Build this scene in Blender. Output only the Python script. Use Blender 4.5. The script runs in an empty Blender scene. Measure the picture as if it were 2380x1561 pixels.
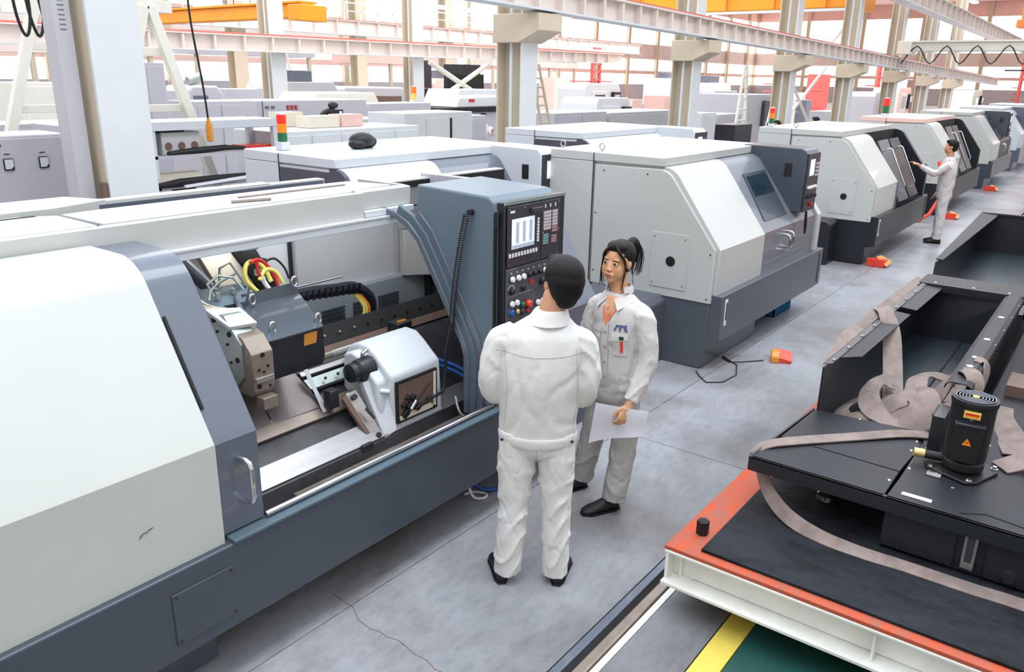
import bpy, bmesh, math, random
from mathutils import Vector, Matrix, noise
from mathutils.bvhtree import BVHTree
SC = bpy.context.scene
C = SC.collection
PI = math.pi
random.seed(7)

# ---------------------------------------------------------------- camera
R = ((0.60625138, -0.23559875, 0.75957389),
     (-0.79509921, -0.19953252, 0.57271635),
     (0.01662844, -0.95114668, -0.30829125))
cd = bpy.data.cameras.new('camera')
cam = bpy.data.objects.new('camera', cd)
C.objects.link(cam)
cam.matrix_world = Matrix([[R[i][0], -R[i][1], -R[i][2], (0, 0, 2.5)[i]] for i in range(3)] + [[0, 0, 0, 1]])
cd.sensor_width = 36.0
cd.lens = 36.0 * 1854.0 / 2380.0
cd.clip_start = 0.05
cd.clip_end = 500
SC.camera = cam
SC.view_settings.view_transform = 'Standard'
SC.view_settings.look = 'None'
SC.view_settings.gamma = 1
SC.view_settings.use_curve_mapping = False
SC.view_settings.exposure = 0.42

# ---------------------------------------------------------------- sky and lights
w = bpy.data.worlds.new('sky')
SC.world = w
w.use_nodes = True
nt = w.node_tree
bg = nt.nodes['Background']
tc = nt.nodes.new('ShaderNodeTexCoord')
sp = nt.nodes.new('ShaderNodeSeparateXYZ')
cr = nt.nodes.new('ShaderNodeValToRGB')
nt.links.new(tc.outputs['Generated'], sp.inputs[0])
nt.links.new(sp.outputs['Z'], cr.inputs['Fac'])
cr.color_ramp.elements[0].position = 0.0
cr.color_ramp.elements[0].color = (0.74, 0.70, 0.68, 1)
cr.color_ramp.elements[1].position = 0.7
cr.color_ramp.elements[1].color = (0.86, 0.965, 1.06, 1)
nt.links.new(cr.outputs[0], bg.inputs['Color'])
bg.inputs['Strength'].default_value = 1.4


def area(name, loc, rot, sx, sy, power, col=(1, 1, 1)):
    l = bpy.data.lights.new(name, 'AREA')
    l.shape = 'RECTANGLE'; l.size = sx; l.size_y = sy; l.energy = power; l.color = col
    o = bpy.data.objects.new(name, l)
    C.objects.link(o); o.location = loc; o.rotation_euler = rot
    return o


area('overhead_fill', (2.5, 1.5, 8.5), (math.radians(-8), 0, 0), 9, 3, 420, (0.92, 0.97, 1.0))  # area lights added overhead as fill, no roof openings modelled
area('overhead_fill', (14, 1.5, 8.5), (math.radians(-8), 0, 0), 9, 3, 200, (0.96, 0.97, 1.0))
area('overhead_fill', (22, 20, 11), (0, 0, 0), 36, 16, 3600, (1.0, 0.95, 0.92))
area('overhead_fill', (60, 18, 11), (0, 0, 0), 36, 24, 9000, (1.0, 0.9, 0.88))


# ---------------------------------------------------------------- helpers
def srgb(h):
    if isinstance(h, str):
        h = h.lstrip('#'); v = [int(h[i:i + 2], 16) / 255 for i in (0, 2, 4)]
    else:
        v = [c / 255 for c in h]
    return tuple(c / 12.92 if c <= 0.04045 else ((c + 0.055) / 1.055) ** 2.4 for c in v) + (1,)


def pbr(name, col, rough=0.5, metal=0.0, var=0.0, vscale=3.0, bump=0.0, bscale=40.0, emit=None, es=1.0,
        trans=0.0, spec=0.5, col2=None, coat=0.0, stretch=None):
    m = bpy.data.materials.new(name); m.use_nodes = True
    n = m.node_tree; b = n.nodes['Principled BSDF']
    c = srgb(col)
    b.inputs['Base Color'].default_value = c
    b.inputs['Roughness'].default_value = rough
    b.inputs['Metallic'].default_value = metal
    b.inputs['Specular IOR Level'].default_value = spec
    b.inputs['Transmission Weight'].default_value = trans
    b.inputs['Coat Weight'].default_value = coat
    if emit is not None:
        b.inputs['Emission Color'].default_value = srgb(emit)
        b.inputs['Emission Strength'].default_value = es
    if var or bump or col2:
        t = n.nodes.new('ShaderNodeTexCoord')
        mp = n.nodes.new('ShaderNodeMapping')
        n.links.new(t.outputs['Object'], mp.inputs[0])
        if stretch: mp.inputs['Scale'].default_value = stretch
    if var or col2:
        no = n.nodes.new('ShaderNodeTexNoise'); no.inputs['Scale'].default_value = vscale
        no.inputs['Detail'].default_value = 6; no.inputs['Roughness'].default_value = 0.62
        n.links.new(mp.outputs[0], no.inputs['Vector'])
        r = n.nodes.new('ShaderNodeValToRGB')
        r.color_ramp.elements[0].position = 0.36; r.color_ramp.elements[1].position = 0.64
        if col2:
            d = srgb(col2); r.color_ramp.elements[0].color = d; r.color_ramp.elements[1].color = c
        else:
            r.color_ramp.elements[0].color = tuple(x * (1 - var) for x in c[:3]) + (1,)
            r.color_ramp.elements[1].color = tuple(min(1, x * (1 + var * .5)) for x in c[:3]) + (1,)
        n.links.new(no.outputs['Fac'], r.inputs[0]); n.links.new(r.outputs[0], b.inputs['Base Color'])
    if bump:
        nb = n.nodes.new('ShaderNodeTexNoise'); nb.inputs['Scale'].default_value = bscale
        nb.inputs['Detail'].default_value = 4
        n.links.new(mp.outputs[0], nb.inputs['Vector'])
        bp = n.nodes.new('ShaderNodeBump'); bp.inputs['Strength'].default_value = bump
        bp.inputs['Distance'].default_value = 0.02
        n.links.new(nb.outputs['Fac'], bp.inputs['Height']); n.links.new(bp.outputs[0], b.inputs['Normal'])
    return m


M = {}
M['white'] = pbr('cream_enamel', (192, 193, 190), .33, var=.03, vscale=1.2, coat=.15)
M['white2'] = pbr('cool_white_enamel', (204, 208, 214), .33, var=.03, vscale=1.0)
M['white3'] = pbr('soft_lilac_enamel', (186, 184, 191), .45, var=.04, vscale=1.0)
M['mid'] = pbr('mid_grey_enamel', (92, 98, 112), .33, var=.04, vscale=1.5, coat=.5)
M['slate'] = pbr('slate_grey_enamel', (63, 71, 81), .36, var=.05, vscale=1.5, coat=.2)
M['slate2'] = pbr('slate_blue_enamel', (84, 100, 112), .4, var=.05, vscale=1.5)
M['dark'] = pbr('charcoal_enamel', (30, 33, 40), .38, var=.08, vscale=2)
M['tank'] = pbr('anthracite_enamel', (32, 32, 39), .5, spec=.3, var=.2, vscale=5)
M['tankin'] = pbr('oily_grey_sheet', (40, 47, 55), .34, var=.3, vscale=4, stretch=(.5, 3, 1))
M['black'] = pbr('black_rubber', (16, 16, 18), .5)
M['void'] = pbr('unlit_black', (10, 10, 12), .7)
M['steel'] = pbr('ground_steel', (176, 172, 172), .3, .75, var=.12, vscale=4, stretch=(.6, 6, 6))
M['steel2'] = pbr('nickel_plate', (165, 175, 172), .35, .6, var=.12, vscale=9)
M['bronze'] = pbr('warm_steel', (150, 136, 126), .38, .6, var=.15, vscale=8)
M['chrome'] = pbr('chrome', (215, 215, 220), .12, 1.0)
M['iron'] = pbr('oily_cast_iron', (56, 54, 58), .35, .3, var=.3, vscale=8)
M['brass'] = pbr('brass', (214, 190, 130), .3, .6)
M['glass'] = pbr('smoked_glass', (22, 40, 54), .06, spec=.8)
M['glass2'] = pbr('dim_window', (74, 72, 84), .15, var=.2, vscale=2)
M['panel'] = pbr('console_plate', (52, 46, 56), .45)
M['panel2'] = pbr('operator_plate', (72, 72, 82), .42, var=.1, vscale=10)
M['key'] = pbr('grey_keys', (196, 184, 190), .5)
M['key2'] = pbr('pale_keys', (228, 228, 230), .5)
M['keyb'] = pbr('teal_keys', (120, 160, 165), .5)
M['keyr'] = pbr('pink_keys', (170, 130, 135), .5)
M['screen'] = pbr('lit_screen', (200, 208, 226), .3, emit=(190, 200, 222), es=.5)
M['screen2'] = pbr('lit_screen_white', (240, 246, 255), .3, emit=(232, 242, 255), es=.8)
M['screen3'] = pbr('screen_shade', (160, 166, 184), .3, emit=(150, 158, 178), es=.35)
M['red'] = pbr('red_plastic', (190, 30, 28), .35)
M['lred'] = pbr('lit_red_lens', (214, 40, 30), .3, emit=(220, 30, 20), es=.35)
M['lamber'] = pbr('lit_amber_lens', (235, 110, 20), .3, emit=(240, 110, 10), es=.45)
M['lgreen'] = pbr('green_lens', (20, 96, 62), .3, emit=(10, 80, 50), es=.15)
M['orange'] = pbr('orange_plastic', (236, 142, 44), .35)
M['redor'] = pbr('red_orange_plastic', (222, 62, 40), .35)
M['blue'] = pbr('blue_plastic', (20, 112, 160), .45)
M['bluehose'] = pbr('blue_hose', (20, 80, 160), .35)
M['yellow'] = pbr('yellow_cable', (232, 218, 110), .4)
M['redc'] = pbr('red_cable', (200, 44, 50), .4)
M['navy'] = pbr('navy_chain', (22, 24, 38), .5, bump=.3, bscale=60)
M['amber'] = pbr('amber_label', (196, 128, 44), .45)
M['label_y'] = pbr('yellow_label', (236, 196, 96), .4)
M['label_o'] = pbr('orange_label', (240, 130, 30), .4)
M['labelw'] = pbr('white_label', (232, 232, 238), .3)
M['web'] = pbr('webbing_sling', (138, 122, 116), .85, var=.25, vscale=9, bump=.4, bscale=160)
M['orangep'] = pbr('orange_deck_paint', (192, 78, 46), .65, spec=.3, col2=(160, 92, 76), vscale=6, bump=.3, bscale=60, stretch=(1, 3, 1))
M['beamw'] = pbr('worn_cream_paint', (236, 236, 230), .5, col2=(222, 219, 212), vscale=5)
M['mat'] = pbr('rubber_sheet', (15, 16, 20), .7, spec=.25, col2=(36, 39, 46), vscale=4, bump=.5, bscale=18, stretch=(2, 1, 1))
M['col'] = pbr('column_paint', (204, 190, 168), .6, var=.04)
M['colw'] = pbr('column_white', (212, 216, 218), .5, var=.03)
M['frame'] = pbr('ivory_frame', (234, 230, 218), .5, var=.04)
M['craneor'] = pbr('crane_orange', (240, 150, 20), .5, var=.1, vscale=.5)
M['cranedk'] = pbr('crane_amber', (196, 100, 30), .5, var=.1, vscale=.5)
M['beam'] = pbr('runway_beam_paint', (228, 214, 206), .5, var=.08, vscale=.6)
M['rail'] = pbr('rusty_rail', (196, 108, 96), .6)
M['pink'] = pbr('pink_sheeting', (236, 196, 186), .6, var=.08, vscale=.3)
M['lilac'] = pbr('lilac_shutter', (186, 160, 190), .6, var=.08, vscale=.3)
M['redst'] = pbr('red_steelwork', (206, 90, 84), .6)
M['lamp'] = pbr('lit_tube', (255, 255, 255), .4, emit=(255, 250, 245), es=3)
M['sun'] = pbr('bright_window', (255, 255, 255), .4, emit=(255, 250, 246), es=1.6)
M['carton'] = pbr('cream_carton', (228, 218, 200), .7)
M['brown'] = pbr('brown_iron', (110, 86, 76), .6, var=.2)
M['paper'] = pbr('white_paper', (232, 232, 242), .6)
M['yellowp'] = pbr('yellow_line_paint', (216, 192, 84), .55, var=.12, vscale=6)
M['green'] = pbr('green_floor_paint', (34, 78, 72), .4, var=.2, vscale=2)
M['jacket'] = pbr('off_white_cotton', (216, 213, 211), .85, var=.03, vscale=4, bump=.25, bscale=14)
M['jacketw'] = pbr('grey_white_cotton', (203, 198, 196), .85, var=.03, vscale=4, bump=.25, bscale=14)
M['trousw'] = pbr('grey_beige_cotton', (170, 165, 160), .85, var=.05, vscale=4, bump=.3, bscale=14)
M['seam'] = pbr('seam_thread', (176, 172, 170), .8)
M['hair'] = pbr('black_hair', (15, 12, 14), .62, spec=.3, bump=.35, bscale=30, stretch=(6, 6, .6))
M['hairw'] = pbr('dark_brown_hair', (24, 16, 15), .62, spec=.3, bump=.35, bscale=30, stretch=(6, 6, .6))
M['shoe'] = pbr('black_cloth_shoe', (18, 18, 21), .6)
M['shirt'] = pbr('orange_shirt', (236, 130, 84), .7)
M['logo'] = pbr('blue_print', (84, 92, 140), .6)
M['eyew'] = pbr('eye_white', (220, 214, 208), .2)
M['iris'] = pbr('brown_iris', (38, 24, 20), .15)


def slabmat():
    m = pbr('power_floated_concrete', (150, 150, 154), .3)
    n = m.node_tree; b = n.nodes['Principled BSDF']
    t = n.nodes.new('ShaderNodeTexCoord')
    a = n.nodes.new('ShaderNodeTexNoise'); a.inputs['Scale'].default_value = .8; a.inputs['Detail'].default_value = 8
    a.inputs['Roughness'].default_value = .6; a.inputs['Distortion'].default_value = .6
    r = n.nodes.new('ShaderNodeValToRGB')
    r.color_ramp.elements[0].position = .30; r.color_ramp.elements[0].color = srgb((124, 116, 116))
    r.color_ramp.elements[1].position = .56; r.color_ramp.elements[1].color = srgb((158, 159, 164))
    f = n.nodes.new('ShaderNodeTexNoise'); f.inputs['Scale'].default_value = 9; f.inputs['Detail'].default_value = 8
    f.inputs['Roughness'].default_value = .75
    mp = n.nodes.new('ShaderNodeMapping'); mp.inputs['Scale'].default_value = (1, 2.2, 1)
    r2 = n.nodes.new('ShaderNodeValToRGB')
    r2.color_ramp.elements[0].position = .3; r2.color_ramp.elements[0].color = (.74, .74, .75, 1)
    r2.color_ramp.elements[1].position = .55; r2.color_ramp.elements[1].color = (1, 1, 1, 1)
    mx = n.nodes.new('ShaderNodeMixRGB'); mx.blend_type = 'MULTIPLY'; mx.inputs[0].default_value = 1
    # dirt plus painted shade, darkening the colour along the rail groove edge
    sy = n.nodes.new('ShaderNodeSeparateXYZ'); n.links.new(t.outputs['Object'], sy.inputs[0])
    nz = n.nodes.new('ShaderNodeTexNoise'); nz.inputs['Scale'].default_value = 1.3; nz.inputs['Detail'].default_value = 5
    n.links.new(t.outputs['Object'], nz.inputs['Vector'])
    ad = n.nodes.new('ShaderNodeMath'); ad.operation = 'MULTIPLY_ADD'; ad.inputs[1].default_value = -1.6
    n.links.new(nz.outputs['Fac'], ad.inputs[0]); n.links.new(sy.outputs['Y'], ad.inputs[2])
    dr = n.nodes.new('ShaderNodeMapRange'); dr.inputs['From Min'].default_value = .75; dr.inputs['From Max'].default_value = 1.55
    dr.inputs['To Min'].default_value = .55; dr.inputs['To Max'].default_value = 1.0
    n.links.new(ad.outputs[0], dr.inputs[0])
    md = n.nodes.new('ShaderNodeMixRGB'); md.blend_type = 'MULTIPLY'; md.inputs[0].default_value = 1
    n.links.new(t.outputs['Object'], a.inputs['Vector']); n.links.new(t.outputs['Object'], mp.inputs[0])
    n.links.new(mp.outputs[0], f.inputs['Vector'])
    n.links.new(a.outputs['Fac'], r.inputs[0]); n.links.new(f.outputs['Fac'], r2.inputs[0])
    n.links.new(r.outputs[0], mx.inputs[1]); n.links.new(r2.outputs[0], mx.inputs[2])
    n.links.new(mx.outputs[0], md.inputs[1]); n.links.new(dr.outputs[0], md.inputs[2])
    n.links.new(md.outputs[0], b.inputs['Base Color'])
    rr = n.nodes.new('ShaderNodeMapRange'); rr.inputs['To Min'].default_value = .22; rr.inputs['To Max'].default_value = .5
    n.links.new(f.outputs['Fac'], rr.inputs[0]); n.links.new(rr.outputs[0], b.inputs['Roughness'])
    return m


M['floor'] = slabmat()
M['midl'] = pbr('light_grey_enamel', (112, 117, 126), .33, var=.03, coat=.3)
M['slatel'] = pbr('grey_blue_enamel', (82, 87, 96), .38, var=.04, coat=.1)
M['boxc'] = pbr('blue_grey_enamel', (96, 111, 124), .4, var=.04, vscale=1)
M['hall'] = pbr('hall_sheeting', (234, 226, 220), .7, var=.05, vscale=.3)
M['saddle'] = pbr('oily_steel', (124, 112, 112), .32, .5, var=.2, vscale=7)
M['rearw'] = pbr('liner_white', (205, 208, 213), .4, var=.03)
M['reargr'] = pbr('liner_grey_green', (150, 162, 168), .4, var=.03)


class MB:
    def __init__(s): s.v = []; s.f = []

    def add(s, vs, fs):
        o = len(s.v); s.v += [tuple(p) for p in vs]; s.f += [tuple(i + o for i in f) for f in fs]; return s

    def box(s, x0, x1, y0, y1, z0, z1):
        return s.add([(x0, y0, z0), (x1, y0, z0), (x1, y1, z0), (x0, y1, z0), (x0, y0, z1), (x1, y0, z1), (x1, y1, z1), (x0, y1, z1)],
                     [(0, 3, 2, 1), (4, 5, 6, 7), (0, 1, 5, 4), (1, 2, 6, 5), (2, 3, 7, 6), (3, 0, 4, 7)])

    def obox(s, c, size, ax=(1, 0, 0), up=(0, 0, 1)):
        x = Vector(ax).normalized(); z = Vector(up); z = (z - x * z.dot(x)).normalized(); y = z.cross(x)
        c = Vector(c); h = [q / 2 for q in size]
        vs = [c + x * (a * h[0]) + y * (b * h[1]) + z * (d * h[2]) for d in (-1, 1) for a, b in ((-1, -1), (1, -1), (1, 1), (-1, 1))]
        return s.add(vs, [(0, 3, 2, 1), (4, 5, 6, 7), (0, 1, 5, 4), (1, 2, 6, 5), (2, 3, 7, 6), (3, 0, 4, 7)])

    def prism(s, poly, axis, a, b):
        n = len(poly)

        def P(q, t): return {'x': (t, q[0], q[1]), 'y': (q[0], t, q[1]), 'z': (q[0], q[1], t)}[axis]
        vs = [P(q, a) for q in poly] + [P(q, b) for q in poly]
        fs = [tuple(range(n))[::-1], tuple(range(n, 2 * n))] + [(i, (i + 1) % n, n + (i + 1) % n, n + i) for i in range(n)]
        return s.add(vs, fs)

    def strip(s, path, th, axis, a, b):
        """a bent sheet: 2d path thickened by th, extruded along axis"""
        L = len(path); nn = []
        for i in range(L):
            p = Vector(path[max(0, i - 1)]); q = Vector(path[min(L - 1, i + 1)]); d = (q - p).normalized()
            nn.append(Vector((-d.y, d.x)))
        out = [(path[i][0] + nn[i].x * th, path[i][1] + nn[i].y * th) for i in range(L)]

        def P(q, t): return {'x': (t, q[0], q[1]), 'y': (q[0], t, q[1]), 'z': (q[0], q[1], t)}[axis]
        vs = []
        for i in range(L): vs += [P(path[i], a), P(out[i], a), P(out[i], b), P(path[i], b)]
        fs = [(i * 4 + j, i * 4 + (j + 1) % 4, i * 4 + 4 + (j + 1) % 4, i * 4 + 4 + j) for i in range(L - 1) for j in range(4)]
        fs += [(0, 1, 2, 3), tuple((L - 1) * 4 + j for j in (3, 2, 1, 0))]
        return s.add(vs, fs)

    def quad(s, a, b, c, d, th=0.0):
        a, b, c, d = map(Vector, (a, b, c, d))
        if not th: return s.add([a, b, c, d], [(0, 1, 2, 3)])
        n = (b - a).cross(d - a).normalized() * th
        return s.add([a, b, c, d, a + n, b + n, c + n, d + n],
                     [(3, 2, 1, 0), (4, 5, 6, 7), (0, 1, 5, 4), (1, 2, 6, 5), (2, 3, 7, 6), (3, 0, 4, 7)])

    def cyl(s, p0, p1, r0, r1=None, n=16):
        return s.tube([p0, p1], [r0, r0 if r1 is None else r1], n)

    def tube(s, pts, r, n=10, closed=False):
        pts = [Vector(p) for p in pts]; L = len(pts)
        rs = r if isinstance(r, (list, tuple)) else [r] * L
        d0 = (pts[1] - pts[0]).normalized()
        u = d0.orthogonal().normalized(); vs = []
        for i in range(L):
            if closed: d = (pts[(i + 1) % L] - pts[i - 1]).normalized()
            else: d = (pts[min(L - 1, i + 1)] - pts[max(0, i - 1)]).normalized()
            u = (u - d * u.dot(d)).normalized(); v = d.cross(u)
            for k in range(n):
                t = 2 * PI * k / n
                vs.append(pts[i] + (u * math.cos(t) + v * math.sin(t)) * rs[i])
        fs = []
        for i in range(L if closed else L - 1):
            a = i * n; b = ((i + 1) % L) * n
            fs += [(a + k, a + (k + 1) % n, b + (k + 1) % n, b + k) for k in range(n)]
        if not closed: fs += [tuple(range(n))[::-1], tuple(range((L - 1) * n, L * n))]
        return s.add(vs, fs)

    def rev(s, prof, c, axis='z', n=24, ang=2 * PI):
        c = Vector(c); vs = []; L = len(prof)
        for r, h in prof:
            for k in range(n):
                t = ang * k / n; a = r * math.cos(t); b = r * math.sin(t)
                vs.append(c + Vector({'z': (a, b, h), 'x': (h, a, b), 'y': (a, h, b)}[axis]))
        fs = [(i * n + k, i * n + (k + 1) % n, (i + 1) * n + (k + 1) % n, (i + 1) * n + k) for i in range(L - 1) for k in range(n)]
        fs += [tuple(range(n))[::-1], tuple(range((L - 1) * n, L * n))]
        return s.add(vs, fs)

    def ell(s, c, r, n=16, m=10, mat=None):
        c = Vector(c); vs = []; fs = []
        for i in range(m + 1):
            p = PI * i / m
            for k in range(n):
                t = 2 * PI * k / n
                q = Vector((r[0] * math.sin(p) * math.cos(t), r[1] * math.sin(p) * math.sin(t), r[2] * math.cos(p)))
                if mat: q = mat @ q
                vs.append(c + q)
        for i in range(m):
            fs += [(i * n + k, (i + 1) * n + k, (i + 1) * n + (k + 1) % n, i * n + (k + 1) % n) for k in range(n)]
        return s.add(vs, fs)

    def ribbon(s, pts, wd, th=0.006, ups=None, sub=5):
        """flat webbing along a smoothed path; ups gives the face normal at each control point"""
        P = [Vector(p) for p in pts]; U = [Vector(u) for u in (ups or [(0, 0, 1)] * len(P))]
        if sub > 1:
            Q = []; W = []
            for i in range(len(P) - 1):
                p0 = P[max(0, i - 1)]; p1 = P[i]; p2 = P[i + 1]; p3 = P[min(len(P) - 1, i + 2)]
                for k in range(sub):
                    t = k / sub
                    Q.append(.5 * ((2 * p1) + (p2 - p0) * t + (2 * p0 - 5 * p1 + 4 * p2 - p3) * t * t + (3 * p1 - p0 - 3 * p2 + p3) * t ** 3))
                    W.append(U[i].lerp(U[i + 1], t))
            Q.append(P[-1]); W.append(U[-1]); P, U = Q, W
        L = len(P); vs = []
        for i in range(L):
            d = (P[min(L - 1, i + 1)] - P[max(0, i - 1)]).normalized()
            side = d.cross(U[i]).normalized(); nn = side.cross(d).normalized()
            for a, b in ((-.5, 0), (-.25, .35), (.25, .35), (.5, 0)):
                vs.append(P[i] + side * (a * wd) + nn * (b * wd * .06))
            for a, b in ((.5, 0), (.25, .35), (-.25, .35), (-.5, 0)):
                vs.append(P[i] + side * (a * wd) + nn * (b * wd * .06 - th))
        fs = [(i * 8 + k, i * 8 + (k + 1) % 8, (i + 1) * 8 + (k + 1) % 8, (i + 1) * 8 + k) for i in range(L - 1) for k in range(8)]
        fs += [tuple(range(8))[::-1], tuple(range((L - 1) * 8, L * 8))]
        return s.add(vs, fs)

    def mesh(s, name, mat, smooth=False):
        me = bpy.data.meshes.new(name); me.from_pydata(s.v, [], s.f)
        bm = bmesh.new(); bm.from_mesh(me)
        bmesh.ops.recalc_face_normals(bm, faces=bm.faces); bm.to_mesh(me); bm.free()
        if mat is not None: me.materials.append(M[mat] if isinstance(mat, str) else mat)
        if smooth is not None:
            me.polygons.foreach_set('use_smooth', [True] * len(me.polygons))
            me.set_sharp_from_angle(angle=math.radians(62 if smooth else 22))
        return me

    def build(s, name, mat, parent=None, smooth=False, bevel=0.0, seg=2, loc=None):
        o = bpy.data.objects.new(name, s.mesh(name, mat, smooth)); C.objects.link(o)
        if parent:
            o.parent = parent
            if parent.name in WORLD: o.location = -parent.location
        if loc: o.location = loc
        if bevel:
            b = o.modifiers.new('bevel', 'BEVEL'); b.width = bevel; b.segments = seg; b.limit_method = 'ANGLE'
            b.angle_limit = math.radians(40); b.harden_normals = False
        if smooth == 'auto':
            pass
        return o


def box(x0, x1, y0, y1, z0, z1): return MB().box(x0, x1, y0, y1, z0, z1)


def tag(o, label, cat, group=None, kind=None):
    if label: o['label'] = label
    if cat: o['category'] = cat
    if group: o['group'] = group
    if kind: o['kind'] = kind
    return o


def thing(name, label, cat, loc=(0, 0, 0), rz=0, group=None):
    o = bpy.data.objects.new(name, None); C.objects.link(o)
    o.location = loc; o.rotation_euler = (0, 0, rz); o.empty_display_size = .1
    return tag(o, label, cat, group)


WORLD = set()


def wthing(name, label, cat, loc=(0, 0, 0), group=None):
    """a thing whose parts are written in world coordinates"""
    o = thing(name, label, cat, loc, 0, group); WORLD.add(o.name); return o


def kids(o): return [c for c in bpy.data.objects if c.parent == o]


def dup(o, loc=None, label=None, parent=None, rz=None):
    ch = kids(o)
    c = o.copy(); C.objects.link(c)
    if parent is not None: c.parent = parent
    if loc is not None: c.location = loc
    if rz is not None: c.rotation_euler = (0, 0, rz)
    if label: c['label'] = label
    for k in ch: dup(k, parent=c)
    return c


def struct(o): o['kind'] = 'structure'; return o


def arc(cx, cy, r, a0, a1, n):
    return [(cx + r * math.cos(math.radians(a0 + (a1 - a0) * i / n)), cy + r * math.sin(math.radians(a0 + (a1 - a0) * i / n))) for i in range(n + 1)]
# ================================================================ SETTING
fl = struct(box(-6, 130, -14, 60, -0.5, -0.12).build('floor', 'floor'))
ys = [1.603, 2.63, 8.6, 14.6]; xs = [-1.15 + 6 * i for i in range(-1, 7)]
for i in range(len(xs) - 1):
    for j in range(3):
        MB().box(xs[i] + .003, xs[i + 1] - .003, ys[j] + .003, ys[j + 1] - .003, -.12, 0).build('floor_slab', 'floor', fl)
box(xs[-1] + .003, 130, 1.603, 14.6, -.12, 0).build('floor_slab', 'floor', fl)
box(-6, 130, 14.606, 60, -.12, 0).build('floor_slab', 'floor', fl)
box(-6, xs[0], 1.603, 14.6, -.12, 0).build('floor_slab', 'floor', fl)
box(-4, 130, 1.557, 1.600, -.12, .002).build('steel_edge', 'mid', fl, bevel=.004)
box(-4, 130, 1.515, 1.557, -.12, -.09).build('groove_bottom', 'brown', fl)
MB().box(-4, 130, 1.462, 1.515, -.12, .012).build('crane_rail', 'bronze', fl, bevel=.006)
box(-4, 130, 1.425, 1.457, -.12, .0).build('rail_bedding', 'beamw', fl)
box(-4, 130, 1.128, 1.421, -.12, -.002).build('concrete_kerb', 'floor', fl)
box(-4, 130, 1.0, 1.12, -.12, 0).build('yellow_line', 'yellowp', fl)
box(-4, 16, -9, .995, -.12, -.003).build('green_walkway', 'green', fl)
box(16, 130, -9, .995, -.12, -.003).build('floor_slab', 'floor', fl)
# crack running across the slab
ck = [(2.21, 2.79), (2.205, 2.70), (2.2, 2.61), (2.15, 2.52), (2.145, 2.47), (2.14, 2.43), (2.155, 2.37), (2.15, 2.32), (2.165, 2.27),
      (2.16, 2.22), (2.145, 2.14), (2.15, 2.07), (2.13, 2.0), (2.15, 1.9)]
mb = MB()
for (a, b), (c, d) in zip(ck, ck[1:]):
    mb.obox(((a + c) / 2, (b + d) / 2, .0003), (math.hypot(c - a, d - b) + .003, .0035, .001), (c - a, d - b, 0))
mb.build('crack', 'brown', fl)

# far walls: lower sheeting, window bands, upper sheeting
def wall_run(name, horizontal, fixed, a0, a1, bays, seedv):
    random.seed(seedv)
    root = thing(name, None, None); struct(root)

    def B(p, q, z0, z1, d0=0, d1=.25):
        return (box(p, q, fixed + d0, fixed + d1, z0, z1) if horizontal else box(fixed + d0, fixed + d1, p, q, z0, z1))
    B(a0, a1, 0, 2.0).build('lower_sheeting', 'white3', root)
    B(a0, a1, 4.7, 6.3).build('upper_sheeting', 'beam', root)
    B(a0, a1, 10.5, 14).build('upper_sheeting', 'pink', root)
    B(a0, a1, 3.1, 3.45).build('transom', 'pink', root)
    step = (a1 - a0) / bays
    for i in range(bays + 1):
        p = a0 + i * step
        B(p - .22, p + .22, 0, 14, -.3, 0).build('pilaster', 'col', root)
        if i < bays:
            for z0, z1 in ((2.0, 3.15), (3.4, 4.7), (6.3, 10.5)):
                w_ = B(p + .25, p + step - .25, z0, z1, .1, .14).build('window_pane', 'sun', root)
    return root


struct(box(-6.3, 130, -9.8, -9.5, 0, 10).build('wall_right', 'hall'))
struct(box(-6.3, -6, -9.5, 46, 0, 10).build('wall_front', 'hall'))
wall_run('wall_back', True, 46, -20, 128, 22, 3)
wall_run('wall_end', False, 118, -12, 46, 8, 4)
# rolled shutter door in the end wall
dr = struct(thing('door_1', None, None))
for k in range(10):
    box(117.6, 117.75, -5, 6.0, 2.9 + .28 * k, 3.14 + .28 * k).build('shutter_slat', 'lilac', dr)
box(117.5, 117.8, -5, 6, 5.7, 9.0).build('daylight_panel', 'sun', dr)
for k in range(3):
    box(117.4, 117.6, -5 + k * 3.7, -5 + k * 3.7 + 3.6, 0, 2.8).build('door_leaf', 'sun', dr)
cl = struct(thing('ceiling', None, None))
box(60, 118, -10, 46, 12.2, 12.5).build('roof_deck', 'pink', cl)
for i in range(7):
    for j in range(5):
        box(64 + i * 8, 66.4 + i * 8, -6 + j * 6, -5.4 + j * 6, 11.7, 11.9).build('roof_lamp', 'lamp', cl)
# ================================================================ LATHES OF THE FRONT ROW (generic, local coordinates)
PROF = [(0, .66), (0, 1.1)] + arc(.587, 1.59, .18, 143.5, 90, 8) + [(.64, 1.77)]


def inc(t, off=0.0):
    """point (y, z) on the sloping front, t = 0 at the knee, 1 at the top"""
    d = Vector((.40, .54)).normalized(); n = Vector((-d.y, d.x))
    return (0 + .40 * t + n.x * off, 1.1 + .54 * t + n.y * off)


def screws(root, pts, r=.006, name='screw', mat='iron', axis='x', h=.004):
    for p in pts:
        q = list(p); q[{'x': 0, 'y': 1, 'z': 2}[axis]] -= h
        MB().cyl(q, p, r, n=8).build(name, mat, root)


def u_handle(root, a, b, out, r=.011, name='handle', mat='chrome', rnd=.04):
    a, b, o = Vector(a), Vector(b), Vector(out)
    d = (b - a).normalized()
    pts = [a, a + o * .6, a + o * .88 + d * rnd * .3, a + o + d * rnd, b + o - d * rnd, b + o * .88 - d * rnd * .3, b + o * .6, b]
    return MB().tube(pts, r, 12).build(name, mat, root, smooth=True)


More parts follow.
